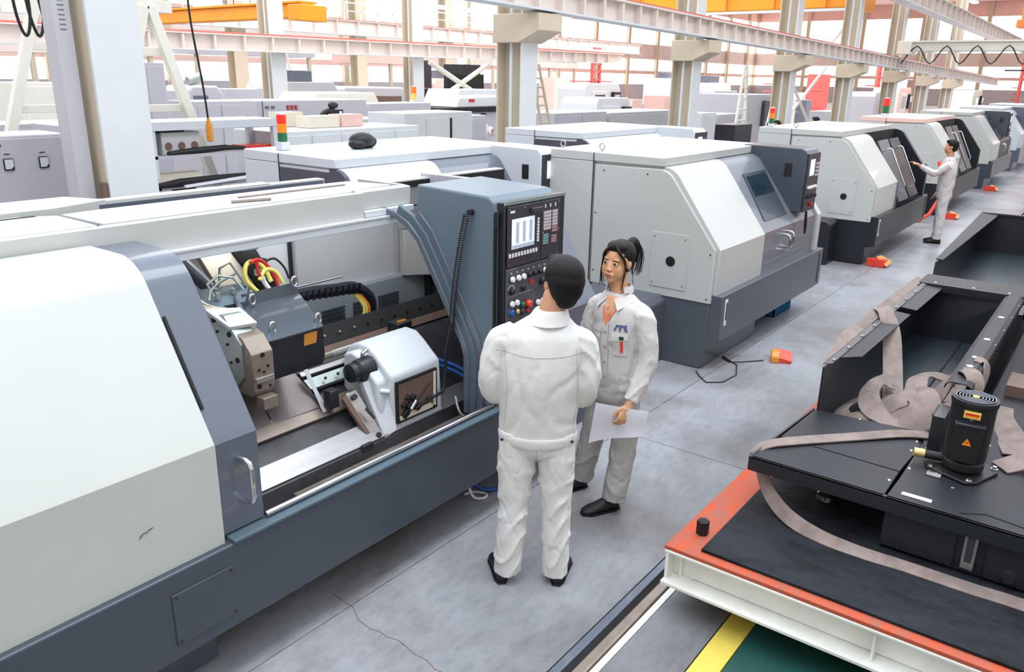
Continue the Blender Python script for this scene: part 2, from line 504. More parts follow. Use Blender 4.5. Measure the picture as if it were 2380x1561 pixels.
def signal_tower(loc, label, cat='signal light', h=.2, r=.028, lit=1, group=None, parts=('lred', 'lamber', 'lgreen'), base=.05):
    t = thing('signal_tower', label, cat, loc, 0, group)
    MB().box(-r * 1.1, r * 1.1, -r, r, 0, base).build('mount', 'white2', t, bevel=.004)
    n = len(parts)
    for i, m_ in enumerate(reversed(parts)):
        z = base + h * i / n
        MB().rev([(r * .9, z), (r, z + .004), (r, z + h / n - .006), (r * .9, z + h / n - .001)], (0, 0, 0)).build('lens', m_, t, smooth=False)
    MB().rev([(r * .85, base + h), (r * .8, base + h + .012), (.002, base + h + .016)], (0, 0, 0)).build('cap', 'white2', t)
    return t


def control_face(root, x0, x1, z0, z1, y, small=False):
    """operator panel on the face y = const (looking towards -y); x0..x1, z0..z1 outer plate"""
    W = x1 - x0; H = z1 - z0

    def X(u): return x0 + u * W

    def Z(v): return z0 + v * H
    MB().box(x0, x1, y - .02, y, z0, z1).build('panel_plate', 'panel', root, bevel=.004)
    sc_ = MB().box(X(.16), X(.54), y - .024, y - .019, Z(.62), Z(.90)).build('screen', 'screen', root)
    for k in range(4):
        box(X(.19 + .085 * k), X(.235 + .085 * k), y - .0255, y - .0235, Z(.66), Z(.87)).build('screen_column', 'screen2', root)
    mb = MB()
    for i in range(6):
        for j in range(4):
            mb.box(X(.66 + .055 * i), X(.70 + .055 * i), y - .026, y - .02, Z(.60 + .065 * j), Z(.64 + .065 * j))
    mb.build('keypad', 'key', root)
    for i in range(5): MB().cyl((X(.16 + .15 * i), y - .045, Z(.42)), (X(.16 + .15 * i), y - .02, Z(.42)), .016, n=10).build('push_button', 'key2', root)
    for i in range(4): MB().cyl((X(.2 + .2 * i), y - .045, Z(.26)), (X(.2 + .2 * i), y - .02, Z(.26)), .018, n=10).build('selector_knob', 'black', root)
    MB().cyl((X(.5), y - .05, Z(.12)), (X(.5), y - .02, Z(.12)), .02, n=12).build('stop_button', 'red', root)


def lathe(x0, yf, label, L=2.85, white=1.07, tank=True, detail=2, open_door=False, group=None, mats=('white', 'mid', 'slate'),
          sidewin=False, eyes=True, plinth=True, ctrl=True, base_mat=None, hoodm=None, plate=True, ctrl_blank=False):
    wm, dm, sm = mats
    bmt = base_mat or sm
    r = thing('cnc_lathe', label, 'lathe', (x0, yf, 0), 0, group)
    # base and chip tray
    if plinth:
        MB().prism([(.10, 0), (.08, .06), (.06, .64), (.66, .64), (.66, 0)], 'x', -.012, 1.25).build('plinth', bmt, r, bevel=.012)
        MB().box(.02, L - .2, .67, 1.75, 0, .61).build('bed_casting', bmt, r)
        MB().prism([(.12, .04), (.08, .22), (.6, .22), (.6, .04)], 'x', .03, 1.27).build('plinth_panel', bmt, r, bevel=.006)
    MB().prism([(-.05, .28), (-.05, .70), (.03, .70), (.62, .66), (.62, .40), (.1, .25)], 'x', .0, L).build('chip_tray', bmt, r, bevel=.006)
    if tank:
        t = MB().prism([(.48, 0), (.48, .58), (.54, .63), (1.25, .63), (1.25, 0)], 'x', -.4, .02).build('coolant_tank', bmt, r, bevel=.015)
        if detail > 1:
            mb = MB()
            for k in range(5): mb.box(-.406, -.398, .66, .92, .18 + .06 * k, .2 + .06 * k)
            mb.build('louvre', 'void', t)
    # enclosure core
    top = [(.64, 1.77), (1.78, 1.77), (1.78, .66)]
    MB().prism([(p[0] + .015, p[1]) for p in PROF] + top, 'x', .012, white).build('front_cover', wm, r, bevel=.004)
    if sidewin:
        MB().prism([(p[0] + .02, p[1]) for p in PROF[3:]] + [(.66, 1.74), (1.30, 1.74), (1.30, 1.25), (.3, 1.25)], 'x', -.03, .012).build('side_window', 'glass2', r)
        MB().strip([(.62, 1.73), (1.32, 1.73)], .03, 'x', -.012, .012).build('window_rail', wm, r)
    sd = MB().prism([(p[0] + .05, p[1] + (-.02 if p[1] > 1.6 else 0)) for p in PROF] + ([(.64, 1.22), (.30, 1.22)] if False else []) + [(1.30, 1.745), (1.30, .62), (.05, .62)],
                    'x', -.022, .012) if not sidewin else MB().prism([(.05, .62), (.05, 1.1), (.12, 1.22), (1.30, 1.22), (1.30, .62)], 'x', -.022, .012)
    sd = sd.build('side_cover', wm, r, bevel=.006)
    if plate:
        MB().box(-.029, -.022, .30, .66, .70, 1.20).build('access_plate', wm, sd, bevel=.002)
        MB().rev([(.0005, -.0345), (.045, -.034), (.045, -.026)], (0, .46, .95), 'x', 28).build('cable_port', 'void', sd)
        screws(sd, [(-.031, .33, .74), (-.031, .63, 1.16), (-.031, .33, 1.16), (-.031, .63, .74)], .005)
    screws(sd, [(-.024, 1.2, 1.70), (-.024, .75, 1.70), (-.024, 1.27, 1.3), (-.024, 1.27, .75), (-.024, .09, 1.06), (-.024, .09, .66)], .007)
    MB().box(-.02, 1.0, 1.32, 1.81, 0.0, 1.77).build('back_cabinet', wm, r, bevel=.006)
    # hood
    MB().prism([(.60, 1.772), (.60, 1.85), (1.81, 1.86), (1.81, 1.772)], 'x', -.02, L - .45).build('hood', hoodm or wm, r, bevel=.008)
    MB().box(-.026, -.019, 1.315, 1.322, .05, 1.85).build('seam', 'iron', r)
    if eyes:
        for yy in (1.3, 1.74):
            e = MB().tube([(.09, yy + .028 * math.cos(a), 1.90 + .028 * math.sin(a)) for a in [PI * 2 * k / 14 for k in range(14)]], .006, 8, closed=True)
            e.cyl((.09, yy, 1.85), (.09, yy, 1.875), .01, n=8).build('lifting_eye', 'steel', r, smooth=True)
    # door: outer skin on the same profile, window let into the slope
    d1 = L - .2
    if not open_door:
        din = [(p[0] + .03, p[1] - .0) for p in PROF]
        body = MB().prism(din + top, 'x', white, d1)
        dr_ = body.build('sliding_door', dm, r, bevel=.004)
        wx0, wx1 = white + .30, white + .83
        a0, a1 = inc(.22, .0), inc(.90, .0)
        for nm, o1, m_, g in (('window_frame', -.012, 'slate', .035), ('window_glass', -.006, 'glass', 0)):
            da = Vector((.54, -.40)).normalized()
            # points pushed out of the slope along its normal (-y, +z)
            nrm = Vector((0, -.54, .40)).normalized()
            off = {'window_frame': -.012, 'window_glass': -.006}[nm]
            p = [Vector((wx0 - g, a0[0] + .03 - g * .6, a0[1] - g * .8)), Vector((wx1 + g, a0[0] + .03 - g * .6, a0[1] - g * .8)),
                 Vector((wx1 + g, a1[0] + .03 + g * .6, a1[1] + g * .8)), Vector((wx0 - g, a1[0] + .03 + g * .6, a1[1] + g * .8))]
            p = [q + nrm * (-off if nm == 'x' else (.004 if nm == 'window_frame' else .008)) for q in p]
            # lower edge shifted left like the slanted pane
            p[0].x -= .1; p[1].x -= .08
            MB().quad(*p, th=.006 if nm == 'window_frame' else .002).build(nm, m_, dr_)
        u_handle(dr_, (white + .56, .03, 1.02), (white + .56, .03, .86), (0, -.08, 0))
        u_handle(dr_, (white + .66, .03, 1.04), (white + .66, .03, .88), (0, -.08, 0))
    else:
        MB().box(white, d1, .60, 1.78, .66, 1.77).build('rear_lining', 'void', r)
        n = Vector((0, -.54, .40)).normalized()
        for k, (xa, m_) in enumerate(((white + .04, 'slate'), (white + .72, 'dark'))):
            a = (xa, .02 + .0, 1.0); b_ = (xa + .62, .02, 1.0)
            dd = MB().quad((xa, -.02, .78), (xa + .60, -.02, .78), (xa + .60, .42, 1.66), (xa, .42, 1.66), th=.03).build('leaf_door', m_, r, bevel=.004)
            q0 = Vector((xa + .16, .05, .92)); q1 = Vector((xa + .16, .34, 1.5))
            u_handle(dd, q0, q1, n * .14, r=.012)
        MB().box(white - .02, white + .03, .0, .5, .66, 1.1).build('jamb', 'mid', r)
    # right end cover
    MB().prism([(p[0] + .0, p[1]) for p in PROF] + top, 'x', d1, d1 + .12).build('end_cover', 'dark' if open_door else wm, r, bevel=.004)
    if ctrl:
        bx0, bx1 = 2.0, 2.38
        side = [(0, 1.2), (0, 1.80), (.02, 1.83), (.05, 1.85), (.68, 1.86), (.68, 1.76)]
        side += [(.52, 1.70), (.40, 1.52), (.12, 1.2)]
        bxo = MB().prism(side, 'x', bx0, bx1).build('control_box', sm, r, bevel=.008)
        MB().box(bx0 - .006, bx0 + .002, .14, .22, 1.56, 1.70).build('switch', 'black', bxo, bevel=.004)
        control_face(bxo, bx0 + .02, bx1 + .01, 1.2, 1.80, 0)
        if detail > 1:
            MB().ribbon([(bx0 + .12, -.02, 1.2), (bx0 + .11, -.03, 1.05), (bx0 + .13, -.035, .96), (bx0 + .16, -.03, 1.05), (bx0 + .15, -.02, 1.2)], .015, .004,
                        ups=[(1, 0, 0)] * 5).build('hanging_strap', 'black', bxo)
    # level gauge and seams on the tray
    if detail > 1:
        g = MB().box(.07, .12, -.058, -.05, .42, .66).build('level_gauge', 'labelw', r, bevel=.003)
        box(.085, .105, -.062, -.057, .47, .63).build('gauge_glass', 'panel', g)
        MB().box(L - .12, L - .11, -.055, -.049, .32, .66).build('seam', 'void', r)
        mb = MB()
        for k in range(6): mb.box(L - .095, L - .05, -.053, -.049, .4 + k * .03, .41 + k * .03)
    return r


L2 = lathe(6.5, 2.65, 'white and grey lathe behind the woman, door shut, round port in its side', eyes=True, mats=('white', 'midl', 'slate'), base_mat='slatel')
signal_row = 'lathes lined up along the aisle'
L3 = lathe(12.1, 2.72, 'next lathe beyond, charcoal base, two dark door leaves with long handles', L=3.3, white=1.15, open_door=True, base_mat='dark', ctrl=False)
signal_tower((12.15, 4.38, 1.86), 'red and amber lit signal light on the lathe with two dark door leaves', h=.22, r=.035)
L4 = lathe(17.9, 2.78, 'open lathe with orange-lit hood, the far worker leaning into it', L=3.6, white=1.0, open_door=True, detail=1, mats=('white', 'white', 'slate'), base_mat='dark', ctrl=False, eyes=False, hoodm='pink')  # orange light on the hood is painted in by its pink material
L5 = lathe(23.5, 2.78, 'lathe past the far worker with a red pedal by its slate base', L=3.6, white=1.2, detail=1, mats=('white', 'dark', 'slate'), eyes=False)
L6 = lathe(29.3, 2.8, 'distant lathe with a tan plate and grey skirt, second from the far end', L=3.6, detail=1, mats=('white2', 'white3', 'mid'), eyes=False)
L7 = lathe(35.3, 2.8, 'smallest lathe in view, at the far end of the aisle row', L=3.6, detail=1, mats=('white2', 'white3', 'mid'), eyes=False)
L8 = lathe(4.35, 4.48, 'white lathe right behind the open one, dark window in its side', sidewin=True, plate=False, mats=('white2', 'mid', 'white2'), eyes=False, tank=False)
L9 = lathe(8.75, 4.95, 'white lathe behind the white and grey one, left of the tall tan column', sidewin=True, plate=False, mats=('white2', 'white2', 'white2'), eyes=False, tank=False)
signal_tower((4.50, 5.95, 1.86), 'red, orange and green signal tower on the white lathe in the second row', h=.23, r=.042, base=.07)
signal_tower((18.6, 4.3, 1.86), 'red and green signal light on the orange-lit lathe', h=.3, r=.06, parts=('lred', 'lgreen'))
# clothing bag thrown on the hood of the second-row lathe
b = MB().ell((0, 0, .02), (.13, .1, .07)).ell((.1, .03, .0), (.09, .08, .06)).ell((-.07, -.02, -.01), (.09, .08, .05))
tag(b.build('bag', 'black', smooth=True, loc=(5.15, 5.65, 1.91)), 'limp black bag lying on the hood of the second-row lathe', 'bag')

# small floor things by the lathes
t = thing('foot_pedal', 'orange foot pedal with red flap on the concrete, cable leading to the nearer lathe', 'pedal', (7.18, 2.32, 0), math.radians(20))
MB().prism([(-.10, 0), (-.10, .06), (-.05, .1), (.06, .09), (.10, .05), (.10, .03), (-.02, .02), (-.02, 0)], 'y', -.06, .02).build('guard', 'orange', t, bevel=.01)
MB().prism([(-.08, 0), (-.08, .03), (.12, .02), (.12, 0)], 'y', -.16, -.03).build('base', 'redor', t, bevel=.006)
MB().quad((-.08, -.17, .02), (.13, -.17, .05), (.13, -.05, .07), (-.08, -.05, .04), .008).build('flap', 'redor', t)
c = MB().tube([(7.08, 2.37, .01), (6.93, 2.5, .006), (6.83, 2.6, .006), (6.9, 2.7, .006), (6.95, 2.72, .006), (6.8, 2.52, .006), (6.55, 2.42, .006), (6.3, 2.44, .006),
               (6.2, 2.55, .006), (6.3, 2.66, .006), (6.4, 2.74, .01)], .006, 6)
tag(c.build('cable', 'iron', smooth=True), 'thin grey cable looping on the floor from the orange pedal to the lathe', 'cable')


def pedal(loc, label):
    q = thing('foot_pedal', label, 'pedal', loc, 0)
    MB().prism([(-.12, 0), (-.12, .12), (.1, .09), (.12, 0)], 'y', -.12, .12).build('guard', 'redor', q, bevel=.01)
    MB().quad((-.12, -.16, .02), (.16, -.16, .05), (.16, .0, .12), (-.1, .0, .14), .01).build('flap', 'orange', q)


pedal((12.2, 2.62, 0), 'red-orange foot pedal under the left end of the lathe with two door leaves')
pedal((17.7, 2.62, 0), 'small red pedal beside the far worker\'s legs')
pedal((23.3, 2.66, 0), 'distant red pedal by the slate base past the far worker')
t = thing('blue_bin', 'blue ribbed plastic crate under the tray of the white and grey lathe', 'crate', (8.85, 3.02, 0))
mb = MB()
for q in ((-.27, .27, -.2, -.185), (-.27, .27, .185, .2), (-.27, -.255, -.2, .2), (.255, .27, -.2, .2)): mb.box(*q, 0, .19)
mb.box(-.27, .27, -.2, .2, 0, .01).build('bin', 'blue', t)
mb = MB()
for q in ((-.285, .285, -.215, -.2), (-.285, .285, .2, .215), (-.285, -.27, -.2, .2), (.27, .285, -.2, .2)): mb.box(*q, .165, .19)
mb.build('rim', 'blue', t)
for k in range(8): box(-.25 + k * .068, -.24 + k * .068, -.21, -.2, 0, .17).build('rib', 'blue', t)
mb = MB(); random.seed(3)
for k in range(26): mb.obox((random.uniform(-.22, .22), random.uniform(-.15, .15), random.uniform(.03, .13)), (.12, .02, .02), (random.random() - .5, random.random() - .5, .2))
tag(mb.build('swarf', 'iron', t), None, None, kind='stuff')
# far red hose at the open lathe
tag(MB().tube([(17.3, 2.9, 1.1), (17.2, 2.75, .8), (17.1, 2.75, .45), (16.9, 2.85, .15), (16.7, 3.0, .02)], .035, 8).build('hose', 'redor', smooth=True),
    'thick red hose hanging from the open end of the orange-lit lathe', 'hose')
# ================================================================ THE OPEN LATHE (foreground left), world coordinates
r = wthing('open_lathe', 'large grey and white lathe in the foreground, door slid open on its turret and tailstock', 'lathe', (2.3, 3.4, 0))
W = 1.58
P1 = [(2.65, .655), (2.65, 1.10)] + arc(3.198, 1.57, .22, 148.4, 90, 12) + [(3.45, 1.79)]
MB().prism([(2.62, .27), (2.62, .655), (2.70, .66), (2.74, .60), (2.74, .26)], 'x', .05, 4.45).build('tray_front', 'slate', r, bevel=.008)
MB().prism([(2.74, .24), (2.74, .52), (4.2, .62), (4.2, .24)], 'x', .05, 4.45).build('tray_floor', 'iron', r)
MB().box(.05, 1.58, 2.88, 4.4, 0, .27).build('plinth', 'dark', r, bevel=.006)
MB().box(1.58, 4.45, 3.5, 4.4, 0, .27).build('plinth', 'dark', r, bevel=.006)
MB().tube([(1.79, 2.665, .69), (3.36, 2.665, .69)], .014, 12).build('door_rail', 'chrome', r, smooth=True)
MB().box(1.6, 3.40, 2.61, 2.69, .655, .672).build('tray_lip', 'slate2', r, bevel=.004)
# white cover
MB().strip(P1[:], -.04, 'x', .05, W).build('front_cover', 'white', r, bevel=.003)
fc = MB().box(.05, W, 2.7, 3.4, .66, .68).build('cover_floor', 'dark', r)
MB().strip([(p[0] + .045, p[1] - .02) for p in P1], -.02, 'x', .05, W - .02).build('headstock_guard', 'dark', r)
# sliding door strip just behind the cover
P2 = [(p[0] + .018, p[1] - .012) for p in P1]; P2[0] = (P2[0][0], .68)
dr_ = MB().strip(P2, -.03, 'x', W - .25, 1.785).build('sliding_door', 'mid', r, bevel=.003)
dr_['label'] = 'grey sliding door edge with a bar handle'
u_handle(dr_, (1.685, 2.668, 1.0), (1.685, 2.668, .805), (0.01, -.075, 0), r=.011, rnd=.035)
# black slot on the door
sl = MB(); a = Vector((1.592, 2.745, 1.22)); b = Vector((1.592, 2.955, 1.565)); n = Vector((0, -.85, .52))
sl.quad(a + n * .0, a + Vector((.012, 0, 0)), b + Vector((.012, 0, 0)), b, .006).build('slot', 'void', dr_)
# access plate on the tray
ap = MB().box(1.31, 1.585, 2.613, 2.621, .335, .565).build('access_plate', 'slate', r, bevel=.002)
screws(ap, [(1.325, 2.612, .55), (1.57, 2.612, .55), (1.325, 2.612, .35), (1.57, 2.612, .35)], .005, axis='y')
MB().box(.05, 1.58, 2.80, 2.88, .02, .25).build('plinth_panel', 'slate', r, bevel=.004)
screws(r, [(1.43, 2.797, .2)], .008, axis='y')
# hood
hd = MB().prism([(3.47, 1.70), (3.47, 1.855), (3.52, 1.855), (3.52, 1.74), (3.50, 1.70)], 'x', .05, 3.16).build('hood_front', 'white', r, bevel=.004)
MB().prism([(3.435, 1.655), (3.435, 1.70), (3.50, 1.70), (3.50, 1.655)], 'x', 1.86, 3.47).build('hood_flange', 'white2', r, bevel=.003)
MB().box(1.86, 3.46, 3.43, 3.472, 1.698, 1.708).build('flange_lip', 'white2', r)
MB().prism([(3.50, 1.745), (3.50, 1.855), (3.56, 1.86), (3.56, 1.745)], 'x', 3.163, 3.575).build('hood_box', 'white', r, bevel=.006)
MB().prism([(3.46, 1.71), (3.46, 1.745), (3.6, 1.745), (3.6, 1.71)], 'x', 3.163, 3.56).build('hood_step', 'white2', r, bevel=.003)
MB().box(3.55, 3.575, 3.56, 3.95, 1.72, 1.86).build('hood_cheek', 'white', r, bevel=.003)
MB().prism([(.05, 3.52), (.05, 3.98), (1.46, 3.98), (1.52, 3.98), (1.66, 3.90), (1.66, 3.53)], 'z', 1.835, 1.857).build('fixed_top', 'white2', r, bevel=.002)
MB().box(1.40, 1.58, 3.93, 3.955, 1.857, 1.859).build('slot', 'void', r)
MB().prism([(1.70, 3.555), (1.69, 3.93), (1.9, 3.95), (3.12, 3.95), (3.45, 3.93), (3.53, 3.63), (3.20, 3.60), (3.12, 3.545)], 'z', 1.842, 1.855).build('sliding_top', 'white2', r, bevel=.002)
MB().box(.05, 4.45, 3.50, 4.2, 1.725, 1.735).build('shade_sheet', 'void', r)  # black sheet added to keep the open interior dark, stands in for shade
MB().box(1.9, 3.4, 4.105, 4.118, 1.70, 1.85).build('groove_side', 'mid', r)
MB().box(3.4, 5.3, 4.105, 4.118, 1.62, 1.775).build('groove_side', 'void', r)
MB().box(4.46, 5.3, 3.7, 4.1, 0.1, 1.62).build('conveyor_end', 'dark', r)
MB().box(1.9, 3.0, 4.12, 4.2, 1.73, 1.868).build('rear_rim', 'white', r, bevel=.004)
MB().box(3.0, 3.42, 4.12, 4.2, 1.73, 1.857).build('rear_rim', 'white', r)
MB().box(3.42, 5.3, 4.12, 4.2, 1.62, 1.785).build('rear_rim', 'white3', r, bevel=.004)
MB().prism([(.05, 4.02), (.05, 4.35), (1.9, 4.35), (2.0, 4.12), (1.7, 4.02)], 'z', 1.8, 1.875).build('rear_top', 'white', r, bevel=.004)
MB().box(4.40, 4.45, 3.3, 4.2, 1.735, 1.81).build('rear_rim', 'white3', r, bevel=.004)
# interior back wall
MB().box(1.6, 3.02, 4.02, 4.06, .62, 1.73).build('rear_panel', 'rearw', r, bevel=.002)
MB().box(3.03, 4.5, 4.18, 4.22, .62, 1.73).build('rear_panel', 'rearw', r, bevel=.002)
MB().box(3.02, 3.035, 4.0, 4.2, .62, 1.73).build('panel_edge', 'dark', r)
MB().tube([(3.18, 4.17, 1.05), (3.18, 4.17, 1.7)], .012, 8).build('panel_stiffener', 'white3', r)
MB().box(3.03, 4.3, 4.14, 4.18, 1.085, 1.105).build('ledge', 'white2', r)
MB().box(3.03, 4.5, 4.13, 4.17, .62, 1.085).build('lower_rear_panel', 'reargr', r, bevel=.003)
for k in range(7):
    for xx in (3.34, 3.62, 3.86):
        MB().box(xx, xx + .2, 4.118, 4.131, .80 + .028 * k, .812 + .028 * k).build('louvre', 'chrome' if k == 0 else 'slate', r)
MB().box(4.075, 4.10, 4.15, 4.2, 1.1, 1.73).build('rear_post', 'white3', r)
fill_obj = MB().box(2.3, 3.1, 3.53, 3.56, 1.70, 1.72).build('fill_strip', 'lamp', r)  # glowing strip added under the hood to brighten the back wall
for xx in (2.7, 3.6):
    al = area('fill_light', (xx - 2.3, 3.62 - 3.4, 1.70), (math.radians(40), 0, 0), .9, .1, 2.5, (.95, .98, 1.0)); al.parent = r  # added fill for the interior, not a fitted lamp
# distribution box on the back wall
db = MB().prism([(4.11, 4.10), (4.11, 4.175), (4.415, 4.175), (4.415, 3.90), (4.34, 3.90), (4.17, 4.06)], 'z', 1.09, 1.43).build('junction_box', 'white', r, bevel=.006)
MB().tube([(4.40, 3.95, 1.44), (4.28, 3.95, 1.445), (4.24, 3.95, 1.42), (4.23, 3.94, 1.2), (4.25, 3.93, 1.05), (4.24, 3.90, .85)], .012, 8).build('cable', 'black', r, smooth=True)
for k in (0, .06): MB().tube([(4.33 + k, 4.1, 1.1), (4.34 + k, 4.1, .8)], .014, 8).build('cable', 'black', r, smooth=True)
# slanted bed: ways
def way(name, x0, x1, y0, z0, y1, z1, th, mat):
    a, b = Vector((x0, y0, z0)), Vector((x1, y0, z0)); c, d = Vector((x1, y1, z1)), Vector((x0, y1, z1))
    return MB().quad(a, b, c, d, -th).build(name, mat, r, bevel=.003)
MB().prism([(2.90, .5), (2.95, .60), (3.58, 1.02), (3.58, .5)], 'x', 1.5, 4.1).build('bed', 'iron', r)
way('front_way', 1.6, 3.9, 2.955, .615, 3.045, .69, .04, 'steel')
way('middle_way', 1.6, 2.9, 3.15, .76, 3.225, .82, .03, 'bronze')
way('tray_insert', 2.13, 3.4, 2.85, .545, 2.93, .55, .012, 'bronze')
way('rear_way', 2.55, 3.4, 3.28, .875, 3.34, .915, .03, 'steel2')
way('rear_way', 2.55, 3.4, 3.35, .93, 3.375, .95, .02, 'steel')
for k in range(4):
    MB().cyl((2.66 + k * .09, 3.29, .905), (2.66 + k * .09, 3.284, .912), .008, n=8).build('bolt', 'void', r)
MB().tube([(2.52, 3.40, .985), (3.34, 3.40, .985)], .021, 14).build('lead_screw', 'bronze', r, smooth=True)
MB().tube([(2.80, 3.40, .985), (3.30, 3.40, .985)], .0225, 14).build('screw_sleeve', 'steel', r, smooth=True)
MB().box(3.30, 3.42, 3.36, 3.46, .96, 1.05).build('bearing_block', 'dark', r, bevel=.005)
MB().quad((3.33, 3.35, .98), (3.40, 3.35, .98), (3.40, 3.40, 1.06), (3.33, 3.40, 1.06), -.004).build('tag_plate', 'amber', r)
# long black guard rail at the back with bolts
br = MB().quad((2.78, 3.50, 1.00), (3.98, 3.50, 1.00), (3.98, 3.57, 1.10), (2.78, 3.57, 1.10), -.03).build('guard_rail', 'void', r, bevel=.003)
for k in range(10): MB().cyl((2.86 + k * .115, 3.53, 1.045), (2.86 + k * .115, 3.518, 1.056), .007, n=8).build('bolt', 'steel' if k < 3 else 'void', br)
MB().quad((2.70, 3.47, .96), (3.98, 3.47, .96), (3.98, 3.5, 1.0), (2.70, 3.5, 1.0), -.02).build('guard_lip', 'brown', br)
# carriage blocks under the turret
MB().quad((2.0, 3.20, .80), (2.24, 3.20, .80), (2.26, 3.39, .965), (2.03, 3.39, .965), -.05).build('saddle', 'saddle', r, bevel=.004)
MB().quad((2.245, 3.20, .80), (2.56, 3.19, .80), (2.53, 3.38, .955), (2.265, 3.39, .965), -.05).build('saddle', 'saddle', r, bevel=.004)
MB().quad((1.95, 3.40, .985), (2.45, 3.40, .985), (2.5, 3.45, 1.03), (2.0, 3.45, 1.03), -.04).build('saddle_rail', 'brown', r, bevel=.004)
MB().box(2.0, 2.6, 3.22, 3.5, .70, .80).build('cross_slide', 'iron', r)
sw = MB().strip([(2.555, .90), (2.575, .96), (2.545, .93)], .012, 'y', 3.18, 3.2)
wp = MB().prism([(0, 0), (.02, .12), (-.01, .22), (.03, .30), (.055, .27), (.04, .13), (.09, .02), (.02, -.04)], 'x', 0, .02)
wp.v = [(2.53 + (y * .25) + (x * 1.2), 3.18 + z * .42 + y * .2, .80 + z * .62) for x, y, z in wp.v]
wp.build('wiper_plate', 'white2', r, bevel=.002)
# turret disc and tool block
tc_ = (2.06, 3.30, 1.22)
oct_ = [(tc_[1] + .215 * math.cos(math.radians(22.5 + 45 * k)), tc_[2] + .215 * math.sin(math.radians(22.5 + 45 * k))) for k in range(8)]
td = MB().prism(oct_, 'x', 2.03, 2.13).build('turret_disc', 'steel2', r, bevel=.004)
random.seed(5)
for k in range(8):
    a = math.radians(45 * k)
    for rr, q in ((.165, .013), (.115, .007)):
        yy, zz = tc_[1] + rr * math.cos(a + (.2 if q < .01 else 0)), tc_[2] + rr * math.sin(a + (.2 if q < .01 else 0))
        MB().cyl((2.024, yy, zz), (2.031, yy, zz), q, n=12).build('bolt_hole', 'void', td)
tb = MB().prism([(3.06, 1.05), (3.04, 1.08), (3.04, 1.26), (3.10, 1.33), (3.2, 1.36), (3.2, 1.05)], 'x', 2.04, 2.16).build('tool_block', 'bronze', r, bevel=.004)
for (x, z, q) in ((2.10, 1.25, .011), (2.075, 1.18, .007), (2.125, 1.19, .007), (2.10, 1.165, .006), (2.07, 1.10, .012), (2.13, 1.09, .006)):
    MB().cyl((x, 3.036, z), (x, 3.041, z), q, n=12).build('bolt_hole', 'void', tb)
MB().box(2.05, 2.15, 3.028, 3.042, 1.12, 1.145).build('clamp', 'steel', tb, bevel=.002)
MB().box(2.06, 2.14, 3.0, 3.06, .99, 1.05).build('tool_clamp', 'bronze', tb, bevel=.003)
tp = MB().quad((2.02, 3.16, 1.38), (2.15, 3.13, 1.38), (2.15, 3.26, 1.43), (2.0, 3.32, 1.44), -.02).build('turret_top', 'white2', r, bevel=.003)
# turret housing
hs = MB().prism([(3.10, 1.08), (3.08, 1.13), (3.08, 1.285), (3.39, 1.375), (3.40, 1.40), (3.52, 1.40), (3.52, 1.08)], 'x', 2.17, 2.50).build('turret_housing', 'dark', r, bevel=.004)
MB().quad((2.15, 3.07, 1.285), (2.49, 3.07, 1.285), (2.60, 3.39, 1.378), (2.24, 3.39, 1.378), .008).build('cover_plate', 'slate', hs)
MB().quad((2.235, 3.385, 1.378), (2.60, 3.385, 1.378), (2.585, 3.40, 1.445), (2.265, 3.40, 1.445), -.012).build('rear_flange', 'slate', hs)
MB().quad((2.15, 3.075, 1.28), (2.235, 3.385, 1.38), (2.21, 3.40, 1.45), (2.14, 3.25, 1.36), .01).build('side_flange', 'mid', hs)
MB().quad((2.37, 3.076, 1.215), (2.445, 3.076, 1.215), (2.455, 3.076, 1.275), (2.375, 3.076, 1.275), -.004).build('rating_plate', 'amber', hs)
for (x, y, z) in ((2.24, 3.14, 1.33), (2.50, 3.12, 1.32), (2.29, 3.36, 1.42), (2.56, 3.37, 1.46)):
    MB().tube([(x + .017 * math.cos(t), y, z + .026 * math.sin(t)) for t in [2 * PI * k / 14 for k in range(14)]], .007, 8, closed=True).build('lifting_eye', 'chrome', hs, smooth=True)
# cooling pipes and cables on the turret
tq = MB().quad((2.06, 3.38, 1.42), (2.25, 3.36, 1.42), (2.40, 3.52, 1.47), (2.10, 3.56, 1.47), -.04).build('valve_block', 'slate2', r, bevel=.004)
for (x, y) in ((2.14, 3.42), (2.24, 3.44), (2.30, 3.5), (2.18, 3.5)):
    MB().cyl((x, y, 1.445), (x, y, 1.475), .012, n=10).build('fitting', 'steel2', tq)
for pts in ([(2.12, 3.42, 1.46), (2.10, 3.44, 1.52), (2.17, 3.45, 1.55), (2.24, 3.43, 1.53), (2.27, 3.40, 1.47)],
            [(2.20, 3.5, 1.47), (2.24, 3.54, 1.56), (2.30, 3.54, 1.58), (2.33, 3.5, 1.50), (2.34, 3.48, 1.46)],
            [(2.05, 3.36, 1.46), (2.10, 3.42, 1.49), (2.2, 3.5, 1.50), (2.3, 3.5, 1.53)]):
    MB().tube(pts, .007, 8).build('coolant_pipe', 'steel2', r, smooth=True)


def curve(pts, n=5):
    P = [Vector(p) for p in pts]; Q = []
    for i in range(len(P) - 1):
        p0 = P[max(0, i - 1)]; p1 = P[i]; p2 = P[i + 1]; p3 = P[min(len(P) - 1, i + 2)]
        for k in range(n):
            t = k / n
            Q.append(.5 * ((2 * p1) + (p2 - p0) * t + (2 * p0 - 5 * p1 + 4 * p2 - p3) * t * t + (3 * p1 - p0 - 3 * p2 + p3) * t ** 3))
    Q.append(P[-1]); return Q


